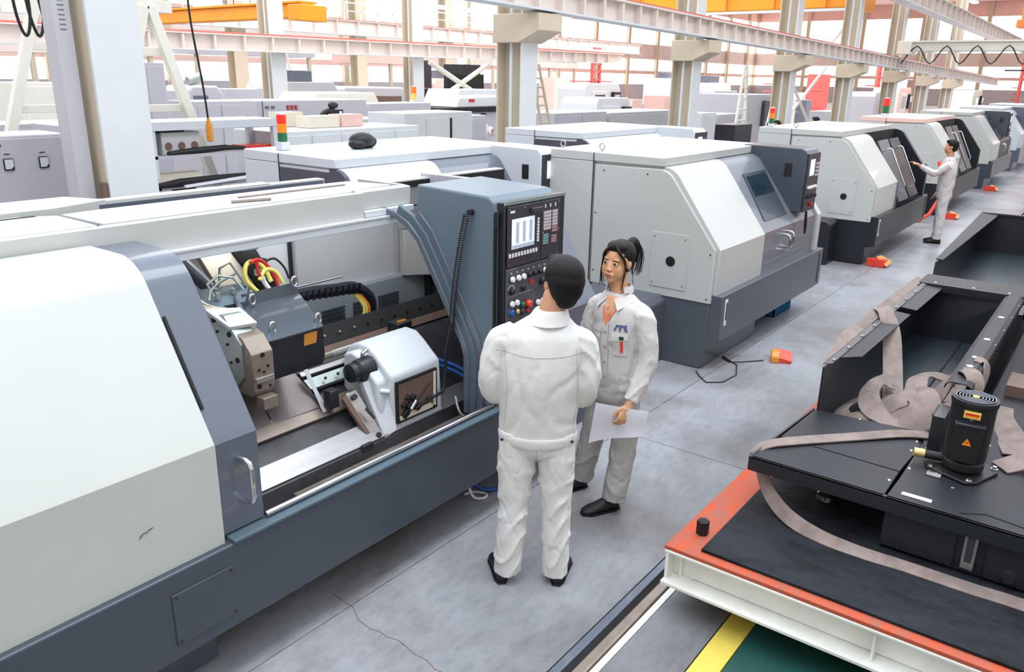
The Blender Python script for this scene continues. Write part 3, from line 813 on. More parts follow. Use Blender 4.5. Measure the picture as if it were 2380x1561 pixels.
for m_, rd, pts in (('yellow', .012, [(2.37, 3.42, 1.43), (2.32, 3.44, 1.50), (2.33, 3.45, 1.57), (2.38, 3.46, 1.585), (2.43, 3.45, 1.55), (2.46, 3.43, 1.47)]),
                    ('redc', .010, [(2.35, 3.44, 1.585), (2.40, 3.45, 1.592), (2.45, 3.45, 1.56), (2.49, 3.44, 1.49), (2.50, 3.43, 1.44)]),
                    ('redc', .009, [(2.39, 3.44, 1.585), (2.39, 3.435, 1.53), (2.41, 3.43, 1.49)]),
                    ('yellow', .011, [(2.39, 3.43, 1.49), (2.44, 3.44, 1.535), (2.50, 3.44, 1.51), (2.53, 3.43, 1.45)]),
                    ('labelw', .013, [(2.41, 3.43, 1.50), (2.42, 3.43, 1.47), (2.44, 3.42, 1.43)]),
                    ('black', .006, [(2.45, 3.46, 1.57), (2.52, 3.47, 1.575), (2.57, 3.46, 1.52), (2.58, 3.44, 1.46)])):
    MB().tube(curve(pts), rd, 8).build('power_cable', m_, r, smooth=True)
for k in range(3):
    MB().tube(curve([(2.0 + k * .02, 3.5, 1.50), (2.02 + k * .02, 3.42, 1.44), (2.05 + k * .02, 3.35, 1.42), (2.10 + k * .02, 3.3, 1.41)]), .005, 6).build('signal_wire', 'carton', r, smooth=True)
# column, tube and terminal rail behind the turret
MB().quad((2.20, 3.76, 1.72), (2.36, 3.76, 1.72), (2.58, 3.72, 1.36), (2.36, 3.72, 1.36), .05).build('slide_way', 'carton', r, bevel=.003)
MB().quad((2.37, 3.74, 1.72), (2.52, 3.74, 1.72), (2.72, 3.70, 1.32), (2.585, 3.70, 1.34), .05).build('terminal_rail', 'void', r, bevel=.003)
for k, (z, m_) in enumerate(((1.62, 'slate2'), (1.52, 'void'), (1.47, 'steel2'), (1.41, 'void'))):
    x = 2.42 + (1.68 - z) * .5
    MB().box(x, x + .09, 3.63, 3.67, z - .02, z + .02).build('terminal', m_, r, bevel=.003)
MB().cyl((2.12, 3.7, 1.60), (2.24, 3.66, 1.44), .035, n=16).build('hydraulic_cylinder', 'mid', r, smooth=True)
MB().cyl((2.24, 3.66, 1.44), (2.30, 3.64, 1.36), .012, n=12).build('piston_rod', 'steel', r, smooth=True)
MB().tube([(2.15, 3.78, 1.64), (2.32, 3.74, 1.38)], .022, 10).build('conduit', 'brown', r, smooth=True)
# drag chain at the back
ch = MB().tube(curve([(2.62, 3.66, 1.265), (2.86, 3.70, 1.27), (3.1, 3.70, 1.25), (3.25, 3.70, 1.235), (3.36, 3.70, 1.17), (3.39, 3.70, 1.08), (3.36, 3.70, 1.0)], 6), .04, 8).build('drag_chain', 'navy', r)
for k in range(14):
    x = 2.68 + k * .045
    MB().box(x, x + .012, 3.656, 3.662, 1.235 - (x - 2.86) * .07, 1.298 - (x - 2.86) * .07).build('chain_link', 'black', ch)
for k, m_ in enumerate(('yellow', 'yellow', 'orange')):
    MB().tube(curve([(3.24 + k * .02, 3.68, 1.2), (3.30 + k * .02, 3.66, 1.1), (3.26 + k * .03, 3.66, .99)]), .009, 6).build('chain_cable', m_, ch, smooth=True)
MB().tube([(2.60, 3.68, 1.325), (3.2, 3.74, 1.31)], .006, 6).build('chain_edge', 'chrome', ch, smooth=True)
# ---- tailstock
tsb = MB().prism([(2.96, .60), (2.98, .93), (3.10, 1.03), (3.16, 1.07), (3.24, 1.075), (3.30, 1.05), (3.36, .98), (3.36, .70)], 'x', 2.86, 3.26).build('tailstock', 'white2', r, bevel=.02, seg=3)
MB().prism([(3.00, .63), (3.02, .90), (3.14, 1.02), (3.22, 1.04), (3.28, 1.02), (3.3, .8)], 'x', 2.79, 2.88).build('tailstock_neck', 'white2', tsb, bevel=.015, seg=3)
MB().quad((2.775, 2.955, .60), (2.87, 2.95, .62), (2.88, 3.03, .92), (2.76, 3.10, .90), -.05).build('tailstock_web', 'white2', tsb, bevel=.006)
ft = MB().quad((2.715, 2.95, .575), (2.785, 2.95, .585), (2.73, 3.12, .865), (2.655, 3.12, .86), -.05).build('clamp_bar', 'steel', tsb, bevel=.004)
for p in ((2.69, 3.095, .835), (2.745, 2.975, .625)):
    MB().cyl(p, (p[0] - .004, p[1] - .012, p[2] + .008), .016, n=14).build('bolt', 'black', tsb)
MB().quad((2.69, 2.965, .60), (2.72, 2.95, .575), (2.655, 3.12, .86), (2.625, 3.11, .84), -.02).build('scraper', 'brown', tsb)
MB().box(2.60, 2.68, 2.94, 3.0, .56, .62).build('foot', 'iron', tsb, bevel=.004)
MB().box(2.55, 2.61, 3.12, 3.18, .80, .90).build('foot', 'iron', tsb, bevel=.004)
MB().quad((2.70, 3.02, .78), (2.73, 2.985, .72), (2.74, 2.985, .73), (2.71, 3.02, .79), -.01).build('slot', 'iron', tsb)
q = MB().rev([(.001, -.13), (.03, -.13), (.052, -.125), (.055, -.09), (.045, -.085), (.06, -.07), (.068, -.03), (.07, .02)], (2.83, 3.14, .955), 'x', 28).build('quill', 'dark', tsb, smooth=False, bevel=.002)
MB().rev([(.001, -.004), (.022, -.003), (.024, .004)], (2.70, 3.14, .955), 'x', 18).build('quill_bore', 'void', tsb)
MB().tube([(2.81, 3.15, 1.02), (2.805, 3.14, 1.045), (2.84, 3.14, 1.06)], .012, 8).build('nozzle', 'steel2', tsb, smooth=True)
MB().tube([(2.81, 3.06, .89), (2.82, 3.02, .85), (2.86, 3.0, .84)], .014, 8).build('nozzle', 'labelw', tsb, smooth=True)
# window of the tailstock
wf = MB()
x0, x1, z0, z1, y = 2.885, 3.185, .665, .885, 2.955
for q4 in ((x0 - .012, x1 + .012, z0 - .012, z0), (x0 - .012, x1 + .012, z1, z1 + .012), (x0 - .012, x0, z0, z1), (x1, x1 + .012, z0, z1)):
    wf.box(q4[0], q4[1], y - .004, y + .012, q4[2], q4[3])
wf.build('window_frame', 'void', tsb)
MB().box(x0, x1, y - .002, y + .004, z0, z1).build('window_pocket', 'brown', tsb)
MB().quad((x0 + .01, y - .006, z0), (x1, y - .006, z0), (x1 - .05, y - .006, z0 + .035), (x0, y - .006, z0 + .03)).build('pocket_floor', 'carton', tsb)
MB().quad((x1 - .025, y - .006, z0), (x1, y - .006, z0), (x1, y - .006, z1), (x1 - .02, y - .006, z1)).build('pocket_side', 'carton', tsb)
mb = MB()
for (x, z, s_) in ((2.93, .70, .035), (2.96, .74, .03), (2.99, .78, .025), (2.95, .79, .022), (3.03, .71, .028), (2.92, .755, .025)):
    mb.obox((x, y - .012, z), (s_ * 1.4, .02, s_), (.8, 0, .5))
mb.build('clamp_mechanism', 'black', tsb, bevel=.003)
MB().tube([(2.96, y - .024, .72), (3.0, y - .024, .76)], .012, 8).build('pin', 'chrome', tsb, smooth=True)
MB().tube([(3.0, y - .02, .74), (3.12, y - .02, .83)], .004, 6).build('rod', 'black', tsb)
MB().tube([(3.0, y - .02, .71), (3.1, y - .02, .73), (3.2, y - .02, .745)], .006, 6).build('wire', 'black', tsb)
# ---- right frame post following the slope, layered
path = [(3.50, 1.715), (3.40, 1.70), (3.30, 1.655), (3.22, 1.58), (3.02, 1.25), (2.88, 1.02), (2.86, .95), (2.86, .60)]
for k, (xa, xb, th, m_, off) in enumerate(((3.325, 3.35, .035, 'mid', .0), (3.34, 3.372, .05, 'slate2', -.03), (3.355, 3.376, .06, 'mid', -.065))):
    pp = []
    for i, (yy, zz) in enumerate(path):
        p = Vector(path[max(0, i - 1)]); qn = Vector(path[min(len(path) - 1, i + 1)]); d = (qn - p).normalized()
        pp.append((yy - d.y * off, zz + d.x * off))
    MB().strip(pp[min(k, 2):], -th, 'x', xa, xb).build('door_post', m_, r, bevel=.004)
# ---- control box
side = [(2.66, .66), (2.66, 1.80), (2.675, 1.855), (2.72, 1.885), (3.25, 1.905), (3.26, 1.75), (3.15, 1.58), (2.95, 1.22), (2.82, 1.0), (2.82, .66)]
cb = MB().prism(side, 'x', 3.37, 3.95).build('control_box', 'boxc', r, bevel=.014, seg=3)
MB().box(3.355, 3.372, 2.655, 2.668, .68, 1.80).build('hinge_seam', 'void', cb)
for z in (1.72, 1.1): MB().cyl((3.36, 2.656, z), (3.36, 2.656, z + .09), .008, n=8).build('hinge', 'black', cb)
MB().tube([(3.36, 2.70, .86), (3.33, 2.69, .855), (3.32, 2.66, .84)], .01, 8).build('door_catch', 'chrome', cb, smooth=True)
y = 2.64
MB().box(3.385, 3.965, y - .025, y + .03, .72, 1.858).build('console_frame', 'dark', cb, bevel=.006)
MB().box(3.385, 3.965, y - .03, y - .02, 1.845, 1.862).build('console_trim', 'chrome', cb)
y = 2.612
MB().box(3.40, 3.71, y - .008, y, 1.50, 1.835).build('display_plate', 'panel', cb, bevel=.003)
MB().box(3.716, 3.90, y - .008, y, 1.50, 1.835).build('keypad_plate', 'panel', cb, bevel=.003)
MB().box(3.605, 3.70, y - .03, y - .007, 1.778, 1.812).build('card_slot', 'panel', cb, bevel=.005)
MB().box(3.42, 3.46, y - .01, y - .007, 1.80, 1.812).build('badge', 'labelw', cb)
s_ = MB().box(3.435, 3.645, y - .0105, y - .007, 1.60, 1.765).build('screen', 'screen', cb)
for k in range(3):
    MB().box(3.442 + k * .062, 3.468 + k * .062, y - .012, y - .0102, 1.628, 1.75).build('screen_column', 'screen2', cb)
    MB().box(3.470 + k * .062, 3.496 + k * .062, y - .012, y - .0102, 1.632, 1.745).build('screen_column', 'screen3', cb)
MB().box(3.437, 3.643, y - .012, y - .0102, 1.603, 1.620).build('screen_line', 'screen3', cb)
for k in range(10): MB().box(3.412 + k * .0275, 3.426 + k * .0275, y - .013, y - .007, 1.555, 1.577).build('soft_key', 'key2', cb)
for k in range(8): MB().box(3.672, 3.688, y - .013, y - .007, 1.612 + k * .0175, 1.625 + k * .0175).build('side_key', 'key2', cb)
for i in range(4):
    for j in range(6):
        MB().box(3.733 + i * .0185, 3.749 + i * .0185, y - .013, y - .007, 1.668 + j * .0185, 1.683 + j * .0185).build('key', 'key', cb)
for i in range(3):
    for j in range(7):
        MB().box(3.820 + i * .0175, 3.835 + i * .0175, y - .013, y - .007, 1.648 + j * .0185, 1.663 + j * .0185).build('key', 'key' if j > 1 else 'keyr', cb)
for i in range(3):
    for j in range(4):
        MB().box(3.733 + i * .0175, 3.747 + i * .0175, y - .013, y - .007, 1.585 + j * .0155, 1.597 + j * .0155).build('key', 'keyb', cb)
        if j < 3: MB().box(3.815 + i * .0175, 3.829 + i * .0175, y - .013, y - .007, 1.585 + j * .0155, 1.597 + j * .0155).build('key', 'keyr', cb)
for k in range(3): MB().box(3.745 + k * .05, 3.753 + k * .05, y - .011, y - .007, 1.795, 1.815).build('lamp', 'key2', cb)
for p in ((3.41, 1.82), (3.55, 1.82), (3.41, 1.515), (3.41, 1.66), (3.55, 1.512), (3.695, 1.51), (3.73, 1.51), (3.885, 1.82), (3.885, 1.515), (3.73, 1.655), (3.885, 1.66)):
    MB().cyl((p[0], y - .011, p[1]), (p[0], y - .007, p[1]), .005, n=8).build('screw', 'chrome', cb)
MB().box(3.395, 3.90, y - .006, y + .002, .80, 1.492).build('operator_plate', 'panel2', cb, bevel=.003)
for q4 in ((3.395, 3.90, 1.486, 1.490), (3.395, 3.90, 1.333, 1.336)):
    MB().box(q4[0], q4[1], y - .008, y - .005, q4[2], q4[3]).build('divider', 'chrome', cb)
MB().box(3.648, 3.651, y - .008, y - .005, 1.0, 1.334).build('divider', 'chrome', cb)


def knob(x, z, rr, m_, h=.022, ring='panel'):
    k = MB().rev([(rr * 1.25, 0), (rr * 1.25, -.005), (rr, -.006)], (x, y - .006, z), 'y', 18).build('knob_collar', ring, cb)
    MB().rev([(rr, 0), (rr * 1.02, -h * .7), (rr * .75, -h), (.001, -h)], (x, y - .006, z), 'y', 18).build('knob', m_, cb, smooth=False)


for x in (3.44, 3.495, 3.545, 3.755, 3.80): knob(x, 1.432, .0165, 'key2')
for x in (3.60, 3.655, 3.705): knob(x, 1.432, .014, 'black')
for k in range(7): MB().box(3.435 + k * .053, 3.443 + k * .053, y - .008, y - .005, 1.462, 1.468).build('legend', 'key2', cb)
knob(3.44, 1.362, .017, 'black'); knob(3.54, 1.365, .018, 'black', ring='slate2'); knob(3.73, 1.37, .02, 'black')
for k in range(7):
    a = math.radians(20 + k * 23)
    MB().box(3.44 + .03 * math.cos(a) - .003, 3.44 + .03 * math.cos(a) + .003, y - .008, y - .005, 1.366 + .03 * math.sin(a) - .003, 1.366 + .03 * math.sin(a) + .003).build('legend', 'key2', cb)
MB().box(3.615, 3.645, y - .01, y - .005, 1.372, 1.400).build('indicator', 'red', cb)
knob(3.44, 1.29, .017, 'key2'); knob(3.485, 1.29, .017, 'key2'); knob(3.54, 1.27, .015, 'lgreen'); knob(3.59, 1.265, .021, 'redor', h=.035)
knob(3.69, 1.25, .017, 'key2'); knob(3.735, 1.25, .017, 'key2')
knob(3.44, 1.238, .019, 'bluehose', ring='slate2'); knob(3.49, 1.238, .014, 'brass'); knob(3.54, 1.228, .018, 'panel'); knob(3.59, 1.222, .013, 'redc')
# coiled lead and the plain lead down to the tailstock
MB().rev([(.001, -.03), (.016, -.03), (.016, 0)], (3.37, 2.83, 1.79), 'x', 14).build('socket', 'black', cb)
mb = []
A0, B0 = Vector((3.335, 2.845, 1.78)), Vector((3.30, 2.93, 1.10))
N = 50
for k in range(N * 8 + 1):
    t = k / (N * 8); a = 2 * PI * k / 8; p = A0.lerp(B0, t) + Vector((0, math.sin(PI * t) * .015, 0))
    mb.append(p + Vector((math.cos(a) * .016, math.sin(a) * .016, 0)))
cd_ = MB().tube(mb, .0036, 5).build('coiled_lead', 'black', r, smooth=True)
MB().tube(curve([(3.30, 2.93, 1.14), (3.27, 2.94, 1.0), (3.27, 2.95, .88), (3.24, 2.94, .76), (3.19, 2.93, .74), (3.1, 2.94, .735)]), .009, 8).build('lead', 'navy', cd_, smooth=True)
for k in range(2):
    MB().tube(curve([(3.32, 3.2, .86), (3.42, 3.15, .84 - k * .03), (3.5, 3.0, .78 - k * .04), (3.52, 2.9, .68 - k * .04)]), .012, 8).build('air_hose', 'bluehose', r, smooth=True)
MB().tube(curve([(3.30, 2.9, .70), (3.28, 2.85, .62), (3.32, 2.80, .56), (3.38, 2.78, .54)]), .008, 8).build('drain_hose', 'steel', r, smooth=True)
# right end cover
MB().strip(P1, -.03, 'x', 3.955, 4.45).build('end_cover', 'mid', r)
MB().prism([(p[0] + .004, p[1] - .004) for p in P1] + [(4.2, 1.72), (4.2, .66)], 'x', 4.43, 4.449).build('end_plate', 'mid', r)
MB().prism([(p[0] + .04, p[1] - .04) for p in P1[1:]] + [(4.18, 1.68), (4.18, .70)], 'x', 4.42, 4.43).build('inner_end', 'rearw', r)
# scratches on the cover
sc_ = MB().tube([(1.235, 2.648, .845), (1.25, 2.648, .86), (1.262, 2.648, .858), (1.275, 2.648, .865), (1.29, 2.648, .868)], .0016, 5).build('scratch', 'black', r)
# rods lying on the hood
tag(MB().tube([(2.42, 3.66, 1.863), (2.62, 3.60, 1.863)], .008, 8).build('rod', 'bronze'), 'short grey rod lying on top of the open lathe', 'rod')
tag(MB().box(2.55, 3.3, 3.78, 3.797, 1.855, 1.865).build('metal_strip', 'bronze', bevel=.003), 'long grey metal strip lying along the top of the open lathe', 'strip')
# hoses on the floor under it
tag(MB().tube(curve([(3.45, 2.95, .22), (3.46, 2.88, .06), (3.52, 2.80, .02), (3.65, 2.78, .02), (3.85, 2.86, .02), (4.0, 3.1, .02)]), .012, 8).build('air_hose', 'bluehose', smooth=True),
    'blue air hose curling on the floor under the open lathe', 'hose')
tag(MB().tube(curve([(3.40, 2.92, .2), (3.38, 2.84, .03), (3.42, 2.78, .012), (3.47, 2.80, .012), (3.44, 2.88, .012), (3.38, 2.9, .012)]), .009, 8).build('clear_hose', 'labelw', smooth=True),
    'short clear hose coiled on the floor beside the blue air hose', 'hose')
# ================================================================ RAIL TROLLEY WITH THE DARK MACHINE BASE, world coordinates
tr = wthing('rail_trolley', 'orange-topped steel rail trolley with cream beam sides, right foreground', 'trolley', (8, 0, 0))
MB().box(3.16, 14.3, -1.6, 1.43, .33, .35).build('deck_plate', 'orangep', tr, bevel=.003)


def ibeam_y(x, y0, y1, z0, z1, fw, name):
    m = MB().box(x, x + fw, y0, y1, z1 - .014, z1).box(x, x + fw, y0, y1, z0, z0 + .014).box(x + fw * .5 - .006, x + fw * .5 + .006, y0, y1, z0, z1)
    m.box(x, x + fw, y1 - .012, y1, z0, z1)
    return m.build(name, 'beamw', tr)


MB().box(3.155, 3.30, -1.6, 1.425, .316, .33).box(3.235, 3.25, -1.6, 1.41, .17, .316).box(3.13, 3.30, -1.6, 1.425, .15, .168).build('front_beam', 'beamw', tr, bevel=.003)
MB().box(3.16, 3.30, 1.405, 1.42, .15, .33).build('end_plate', 'beamw', tr)
for k in range(3): MB().box(3.17, 3.24, .45 - k * .8, .46 - k * .8, .172, .316).build('stiffener', 'beamw', tr)
MB().box(3.215, 14.2, 1.30, 1.41, .316, .33).box(3.215, 14.2, 1.355, 1.367, .17, .316).box(3.215, 14.2, 1.30, 1.42, .15, .172).build('side_beam', 'beamw', tr)
MB().box(3.3, 14.2, -1.5, -1.3, .15, .33).build('side_beam', 'beamw', tr)
for x in (3.9, 8.0, 13.5):
    w_ = MB().rev([(.02, -.03), (.13, -.03), (.13, .03), (.15, .031), (.15, .045), (.02, .045)], (x, 1.36, .145), 'y', 28).build('wheel', 'iron', tr)
# hexagonal socket standing on the deck
hx = [(.032 * math.cos(PI / 3 * k), .032 * math.sin(PI / 3 * k)) for k in range(6)]
t = thing('hex_coupling', 'black hexagonal steel coupling nut standing on the orange deck corner', 'nut', (3.37, 1.33, .35))
MB().prism(hx, 'z', 0, .075).build('body', 'black', t, bevel=.003)
MB().rev([(.019, .0752), (.019, .0765), (.001, .0765)], (0, 0, 0), 'z', 18).build('bore', 'void', t)
tag(MB().box(3.215, 4.45, -1.5, 1.265, .352, .366).build('rubber_mat', 'mat', bevel=.002), 'black rubber sheet laid on the orange trolley deck', 'mat')

tk = wthing('machine_bed', 'dark grey sheet-metal machine base with deep open troughs, standing on the trolley', 'machine base', (6, .5, .36))
Z0 = .372


def cover(poly, z1=.65, th=.012, name='cover_panel'):
    return MB().prism(poly, 'z', z1 - th, z1).build(name, 'tank', tk, bevel=.003)


cover([(3.75, .612), (3.75, 1.26), (4.085, 1.225), (4.06, .612)])
cover([(4.095, 1.225), (4.07, .612), (4.45, .59), (4.66, .66), (4.60, 1.20)])
cover([(3.75, -.9), (3.75, .603), (4.44, .58), (4.70, .62), (5.2, .40), (7.2, .40), (7.2, -.9)])
MB().box(3.75, 3.765, -.9, 1.26, .572, .65).build('front_flange', 'dark', tk)
MB().quad((3.75, 1.26, .572), (4.62, 1.205, .572), (4.62, 1.205, .65), (3.75, 1.26, .65), -.012).build('side_flange', 'dark', tk)
MB().box(3.79, 4.6, -.9, .60, Z0, .638).build('body', 'dark', tk, bevel=.004)
MB().box(4.35, 4.62, .6, 1.12, Z0, .638).build('body', 'void', tk)
for (a, b) in ((3.782, .33), (3.782, .12)):
    pass
MB().box(3.776, 3.79, .285, .60, Z0 + .01, .63).build('front_sheet', 'dark', tk, bevel=.004)
MB().box(3.776, 3.79, -.9, .165, Z0 + .01, .63).build('front_sheet', 'dark', tk, bevel=.004)
g = MB().box(3.765, 3.79, .20, .255, .40, .62).build('level_gauge', 'steel', tk, bevel=.004)
MB().box(3.760, 3.766, .213, .242, .44, .57).build('gauge_glass', 'panel', g)
MB().box(3.758, 3.77, .195, .26, .60, .625).build('gauge_cap', 'labelw', g, bevel=.003)
MB().rev([(.001, -.03), (.022, -.03), (.022, -.012), (.034, -.01), (.034, .0)], (3.776, .06, .43), 'x', 22).build('drain_plug', 'dark', tk)
# levelling foot under the overhang
MB().box(4.05, 4.15, .88, 1.0, .50, .545).build('foot_bracket', 'bronze', tk, bevel=.004)
MB().rev([(.05, .366), (.055, .375), (.05, .40), (.02, .41), (.016, .5)], (4.08, .94, 0), 'z', 20).build('levelling_foot', 'chrome', tk)
# recess seam on the right of the top
MB().tube([(3.80, .30, .651), (3.86, .2, .651), (3.83, .02, .651), (3.80, .0, .651)], .003, 6).build('seam', 'void', tk)
mbp = MB().box(3.80, 3.86, .44, .55, .651, .654)
mbp.v = [(x + (y - .5) * .0, y, z) for x, y, z in mbp.v]
MB().box(3.815, 3.845, .42, .55, .6505, .6535).build('label_strip', 'labelw', tk)
MB().box(4.10, 4.16, .435, .50, .651, .658).box(4.122, 4.134, .435, .50, .658, .667).build('bright_clip', 'chrome', tk)
for p in ((3.93, .63), (4.13, .58), (4.36, .62), (4.44, .56), (4.05, .37), (4.62, .95), (4.5, .62), (4.7, .30), (4.75, .1)):
    MB().rev([(.009, 0), (.007, .004), (.001, .005)], (p[0], p[1], .65), 'z', 10).build('screw', 'chrome', tk)


def trough(x0, x1, y0, y1, zf, zr, name='trough', left_h=None, flange=.10, near=True, yshift=0.0):
    """x along the row; left wall at y1, right wall at y0"""
    a = MB().box(x0, x1, y1 - .014, y1, zf - .06, zr).build('trough_wall', 'tank', tk)
    MB().box(x0, x1, y0, y0 + .014, zf - .06, zr).build('trough_wall', 'tank', tk)
    MB().box(x1 - .014, x1, y0, y1, zf - .06, zr).build('trough_wall', 'tank', tk)
    MB().box(x0, x1, y0, y1, zf - .012, zf).build('trough_floor', 'tankin', tk)
    if near: MB().box(x0, x0 + .014, y0, y1, zf - .06, zr).build('trough_wall', 'tank', tk)
    return a


MB().quad((4.60, 1.19, .44), (7.3, 1.19, .44), (7.3, 1.17, .92), (4.60, 1.19, .92), .012).build('trough_wall', 'dark', tk)
MB().quad((4.60, .47, .44), (7.2, .47, .44), (7.2, .47, .92), (4.60, .47, .92), .012).build('trough_wall', 'dark', tk)
MB().quad((7.2, .47, .44), (7.2, 1.18, .44), (7.26, 1.18, .92), (7.2, .47, .92), .012).build('trough_wall', 'dark', tk)
MB().box(4.60, 7.2, .47, 1.19, .48, .492).build('trough_floor', 'tankin', tk)
MB().box(4.60, 4.612, .62, 1.19, .44, .64).build('trough_wall', 'dark', tk)
MB().box(5.05, 7.2, .80, .812, .492, .505).build('floor_seam', 'void', tk)
# left flange with screws and the tan lip beyond
MB().quad((4.95, 1.06, .915), (6.15, 1.04, .915), (6.15, 1.165, .925), (4.78, 1.18, .925), .006).build('left_flange', 'tank', tk)
MB().quad((6.3, 1.03, .915), (7.3, 1.01, .915), (7.3, 1.165, .925), (6.3, 1.165, .925), .006).build('left_flange', 'tank', tk)
MB().quad((4.66, 1.155, .93), (7.3, 1.13, .93), (7.3, 1.17, .935), (4.62, 1.19, .935), .004).build('inner_lip', 'dark', tk)
MB().quad((4.60, 1.20, .925), (7.3, 1.185, .93), (7.3, 1.24, .955), (5.2, 1.27, .955), .008).build('outer_lip', 'web', tk)
for k in range(9):
    x = 4.72 + k * .30
    MB().rev([(.010, 0), (.009, .008), (.001, .01)], (x, 1.165 - k * .002, .936), 'z', 10).build('screw', 'chrome', tk)
# right rim, a rolled channel with slots
MB().strip([(.44, .90), (.445, .925), (.47, .94), (.54, .94), (.565, .925), (.57, .90)], .006, 'x', 4.75, 7.2).build('right_rim', 'tank', tk, bevel=.002)
for x in (5.1, 5.3, 5.75, 6.4): MB().rev([(.02, 0), (.018, .003), (.001, .004)], (x, .505, .947), 'z', 12).build('slot', 'labelw', tk)
for k in range(6): MB().rev([(.008, 0), (.006, .006), (.001, .007)], (4.9 + k * .4, .452, .93), 'z', 8).build('screw', 'chrome', tk)
# near end channel
MB().box(4.42, 4.62, .50, .56, .65, .85).build('end_channel', 'dark', tk, bevel=.003)
MB().box(4.43, 4.60, .555, .565, .842, .852).build('channel_lip', 'tank', tk)
MB().quad((4.58, .47, .65), (4.75, .47, .65), (4.85, .47, .92), (4.6, .47, .85), .012).build('trough_wall', 'dark', tk)
# cross rim and shelf behind, then the far trough
MB().box(7.2, 7.55, .42, 1.20, .925, .945).build('cross_rim', 'tank', tk, bevel=.004)
MB().box(7.18, 7.2, .42, 1.20, .88, .945).build('cross_rim', 'dark', tk, bevel=.003)
for y_ in (.55, .8, 1.08): MB().rev([(.012, 0), (.01, .006), (.001, .008)], (7.23, y_, .945), 'z', 8).build('screw', 'chrome', tk)
MB().box(7.55, 10.4, .45, 1.22, .70, .712).build('trough_floor', 'tankin', tk)
MB().box(8.3, 8.315, .6, 1.22, .712, .722).build('floor_seam', 'void', tk)
MB().quad((7.9, 1.22, .66), (10.4, 1.22, .66), (10.4, 1.22, 1.12), (7.95, 1.22, .98), .012).build('trough_wall', 'dark', tk)
MB().quad((10.4, .3, .66), (10.4, 1.22, .66), (10.4, 1.22, 1.12), (10.4, .3, 1.12), .012).build('trough_wall', 'dark', tk)
MB().quad((7.95, 1.16, 1.0), (10.4, 1.05, 1.12), (10.4, 1.22, 1.13), (7.95, 1.22, 1.0), .008).build('left_flange', 'tank', tk)
MB().box(10.38, 10.45, .2, 1.22, 1.12, 1.14).build('cross_rim', 'tank', tk)
MB().box(7.6, 10.4, .43, .45, .66, .98).build('trough_wall', 'tank', tk)
MB().box(10.9, 11.9, -.3, 1.3, .5, .95).build('far_cover', 'orangep', tk, bevel=.02)
for x in (8.2, 9.3): MB().box(x, x + .1, 1.26, 1.33, .55, .68).build('bracket', 'void', tk)
MB().box(4.6, 10.9, -.6, 1.1, .366, .44).build('chassis', 'void', tk)
# right-hand deck with a second enclosure
MB().box(6.3, 8.5, -.4, .28, .66, .92).build('side_enclosure', 'dark', tk, bevel=.01)
MB().box(6.2, 8.5, -.4, .30, .92, .935).build('enclosure_lid', 'white3', tk, bevel=.004)
MB().box(5.6, 5.9, -.2, .34, .65, .72).build('cross_bar', 'brown', tk)
tag(MB().rev([(.05, .65), (.06, .67), (.06, .78), (.03, .80), (.03, .86), (.001, .86)], (5.05, .12, 0), 'z', 22).build('filler_cap', 'black'), 'black filler neck on the dark machine base, at the right edge of the picture', 'filler')
t = thing('blue_can', 'small blue can beside the tracks, beyond the dark machine base', 'can', (14.6, 1.78, 0))
MB().box(-.1, .1, -.09, .09, 0, .3).build('body', 'blue', t, bevel=.01)
MB().box(-.06, .06, -.06, .06, .3, .33).build('cap', 'labelw', t)

# ---------------------------------------------------------------- coolant pump
pm = thing('coolant_pump', 'black finned-top motor pump with orange warning labels, on the dark machine base', 'pump', (4.28, .37, .652), math.radians(-20))
MB().prism([(-.15, -.10), (-.10, -.13), (.10, -.13), (.15, -.10), (.13, .10), (.08, .15), (-.08, .15), (-.14, .10)], 'z', 0, .014).build('base_plate', 'black', pm, bevel=.004)
MB().rev([(.085, .014), (.095, .03), (.095, .06), (.09, .07)], (0, 0, 0), 'z', 32).build('pump_head', 'black', pm)
mt = MB().rev([(.088, .07), (.098, .08), (.10, .36), (.104, .365), (.106, .38), (.104, .392), (.001, .394)], (0, 0, 0), 'z', 40).build('motor_body', 'black', pm)
for k, (ra, rb) in enumerate(((.028, .033), (.042, .047), (.056, .061), (.070, .075), (.084, .089))):
    MB().rev([(ra, .394), (ra, .398), (rb, .398), (rb, .394)], (0, 0, 0), 'z', 40).build('grille_ring', 'mid', mt)
MB().rev([(.001, .400), (.016, .400), (.016, .394)], (0, 0, 0), 'z', 16).build('centre_sticker', 'label_y', mt)
# terminal box and labels face the camera side (-x)
vb = Vector((-.80, -.42, 0)).normalized()
# local frame: the pump is turned, work out the camera direction in it
cdir = Matrix.Rotation(math.radians(20), 3, 'Z') @ Vector((-4.28, -.37, 0)).normalized()
sdir = Vector((0, 0, 1)).cross(cdir).normalized()


def onbody(u, z, out=0.0): return cdir * (.104 + out) + sdir * u + Vector((0, 0, z))


MB().obox(onbody(0, .19, .005), (.12, .035, .20), sdir).build('terminal_box', 'black', pm, bevel=.006)
MB().obox(onbody(0, .288, .008), (.13, .05, .014), sdir).build('terminal_lid', 'dark', pm, bevel=.004)
lb = MB().obox(onbody(0.0, .335, -.001), (.072, .006, .036), sdir).build('type_label', 'label_y', pm)
MB().obox(onbody(0.0, .338, .003), (.06, .002, .009), sdir).build('label_bar', 'red', lb)
MB().obox(onbody(0.0, .328, .003), (.06, .002, .006), sdir).build('label_bar', 'label_o', lb)
tri = [(-.02, .185), (.02, .185), (0, .222)]
mb = MB(); o_ = .026
mb.v = [tuple(onbody(u, z, o_)) for u, z in tri] + [tuple(onbody(u, z, o_ - .004)) for u, z in tri]; mb.f = [(0, 1, 2), (3, 5, 4), (0, 3, 4, 1), (1, 4, 5, 2), (2, 5, 3, 0)]
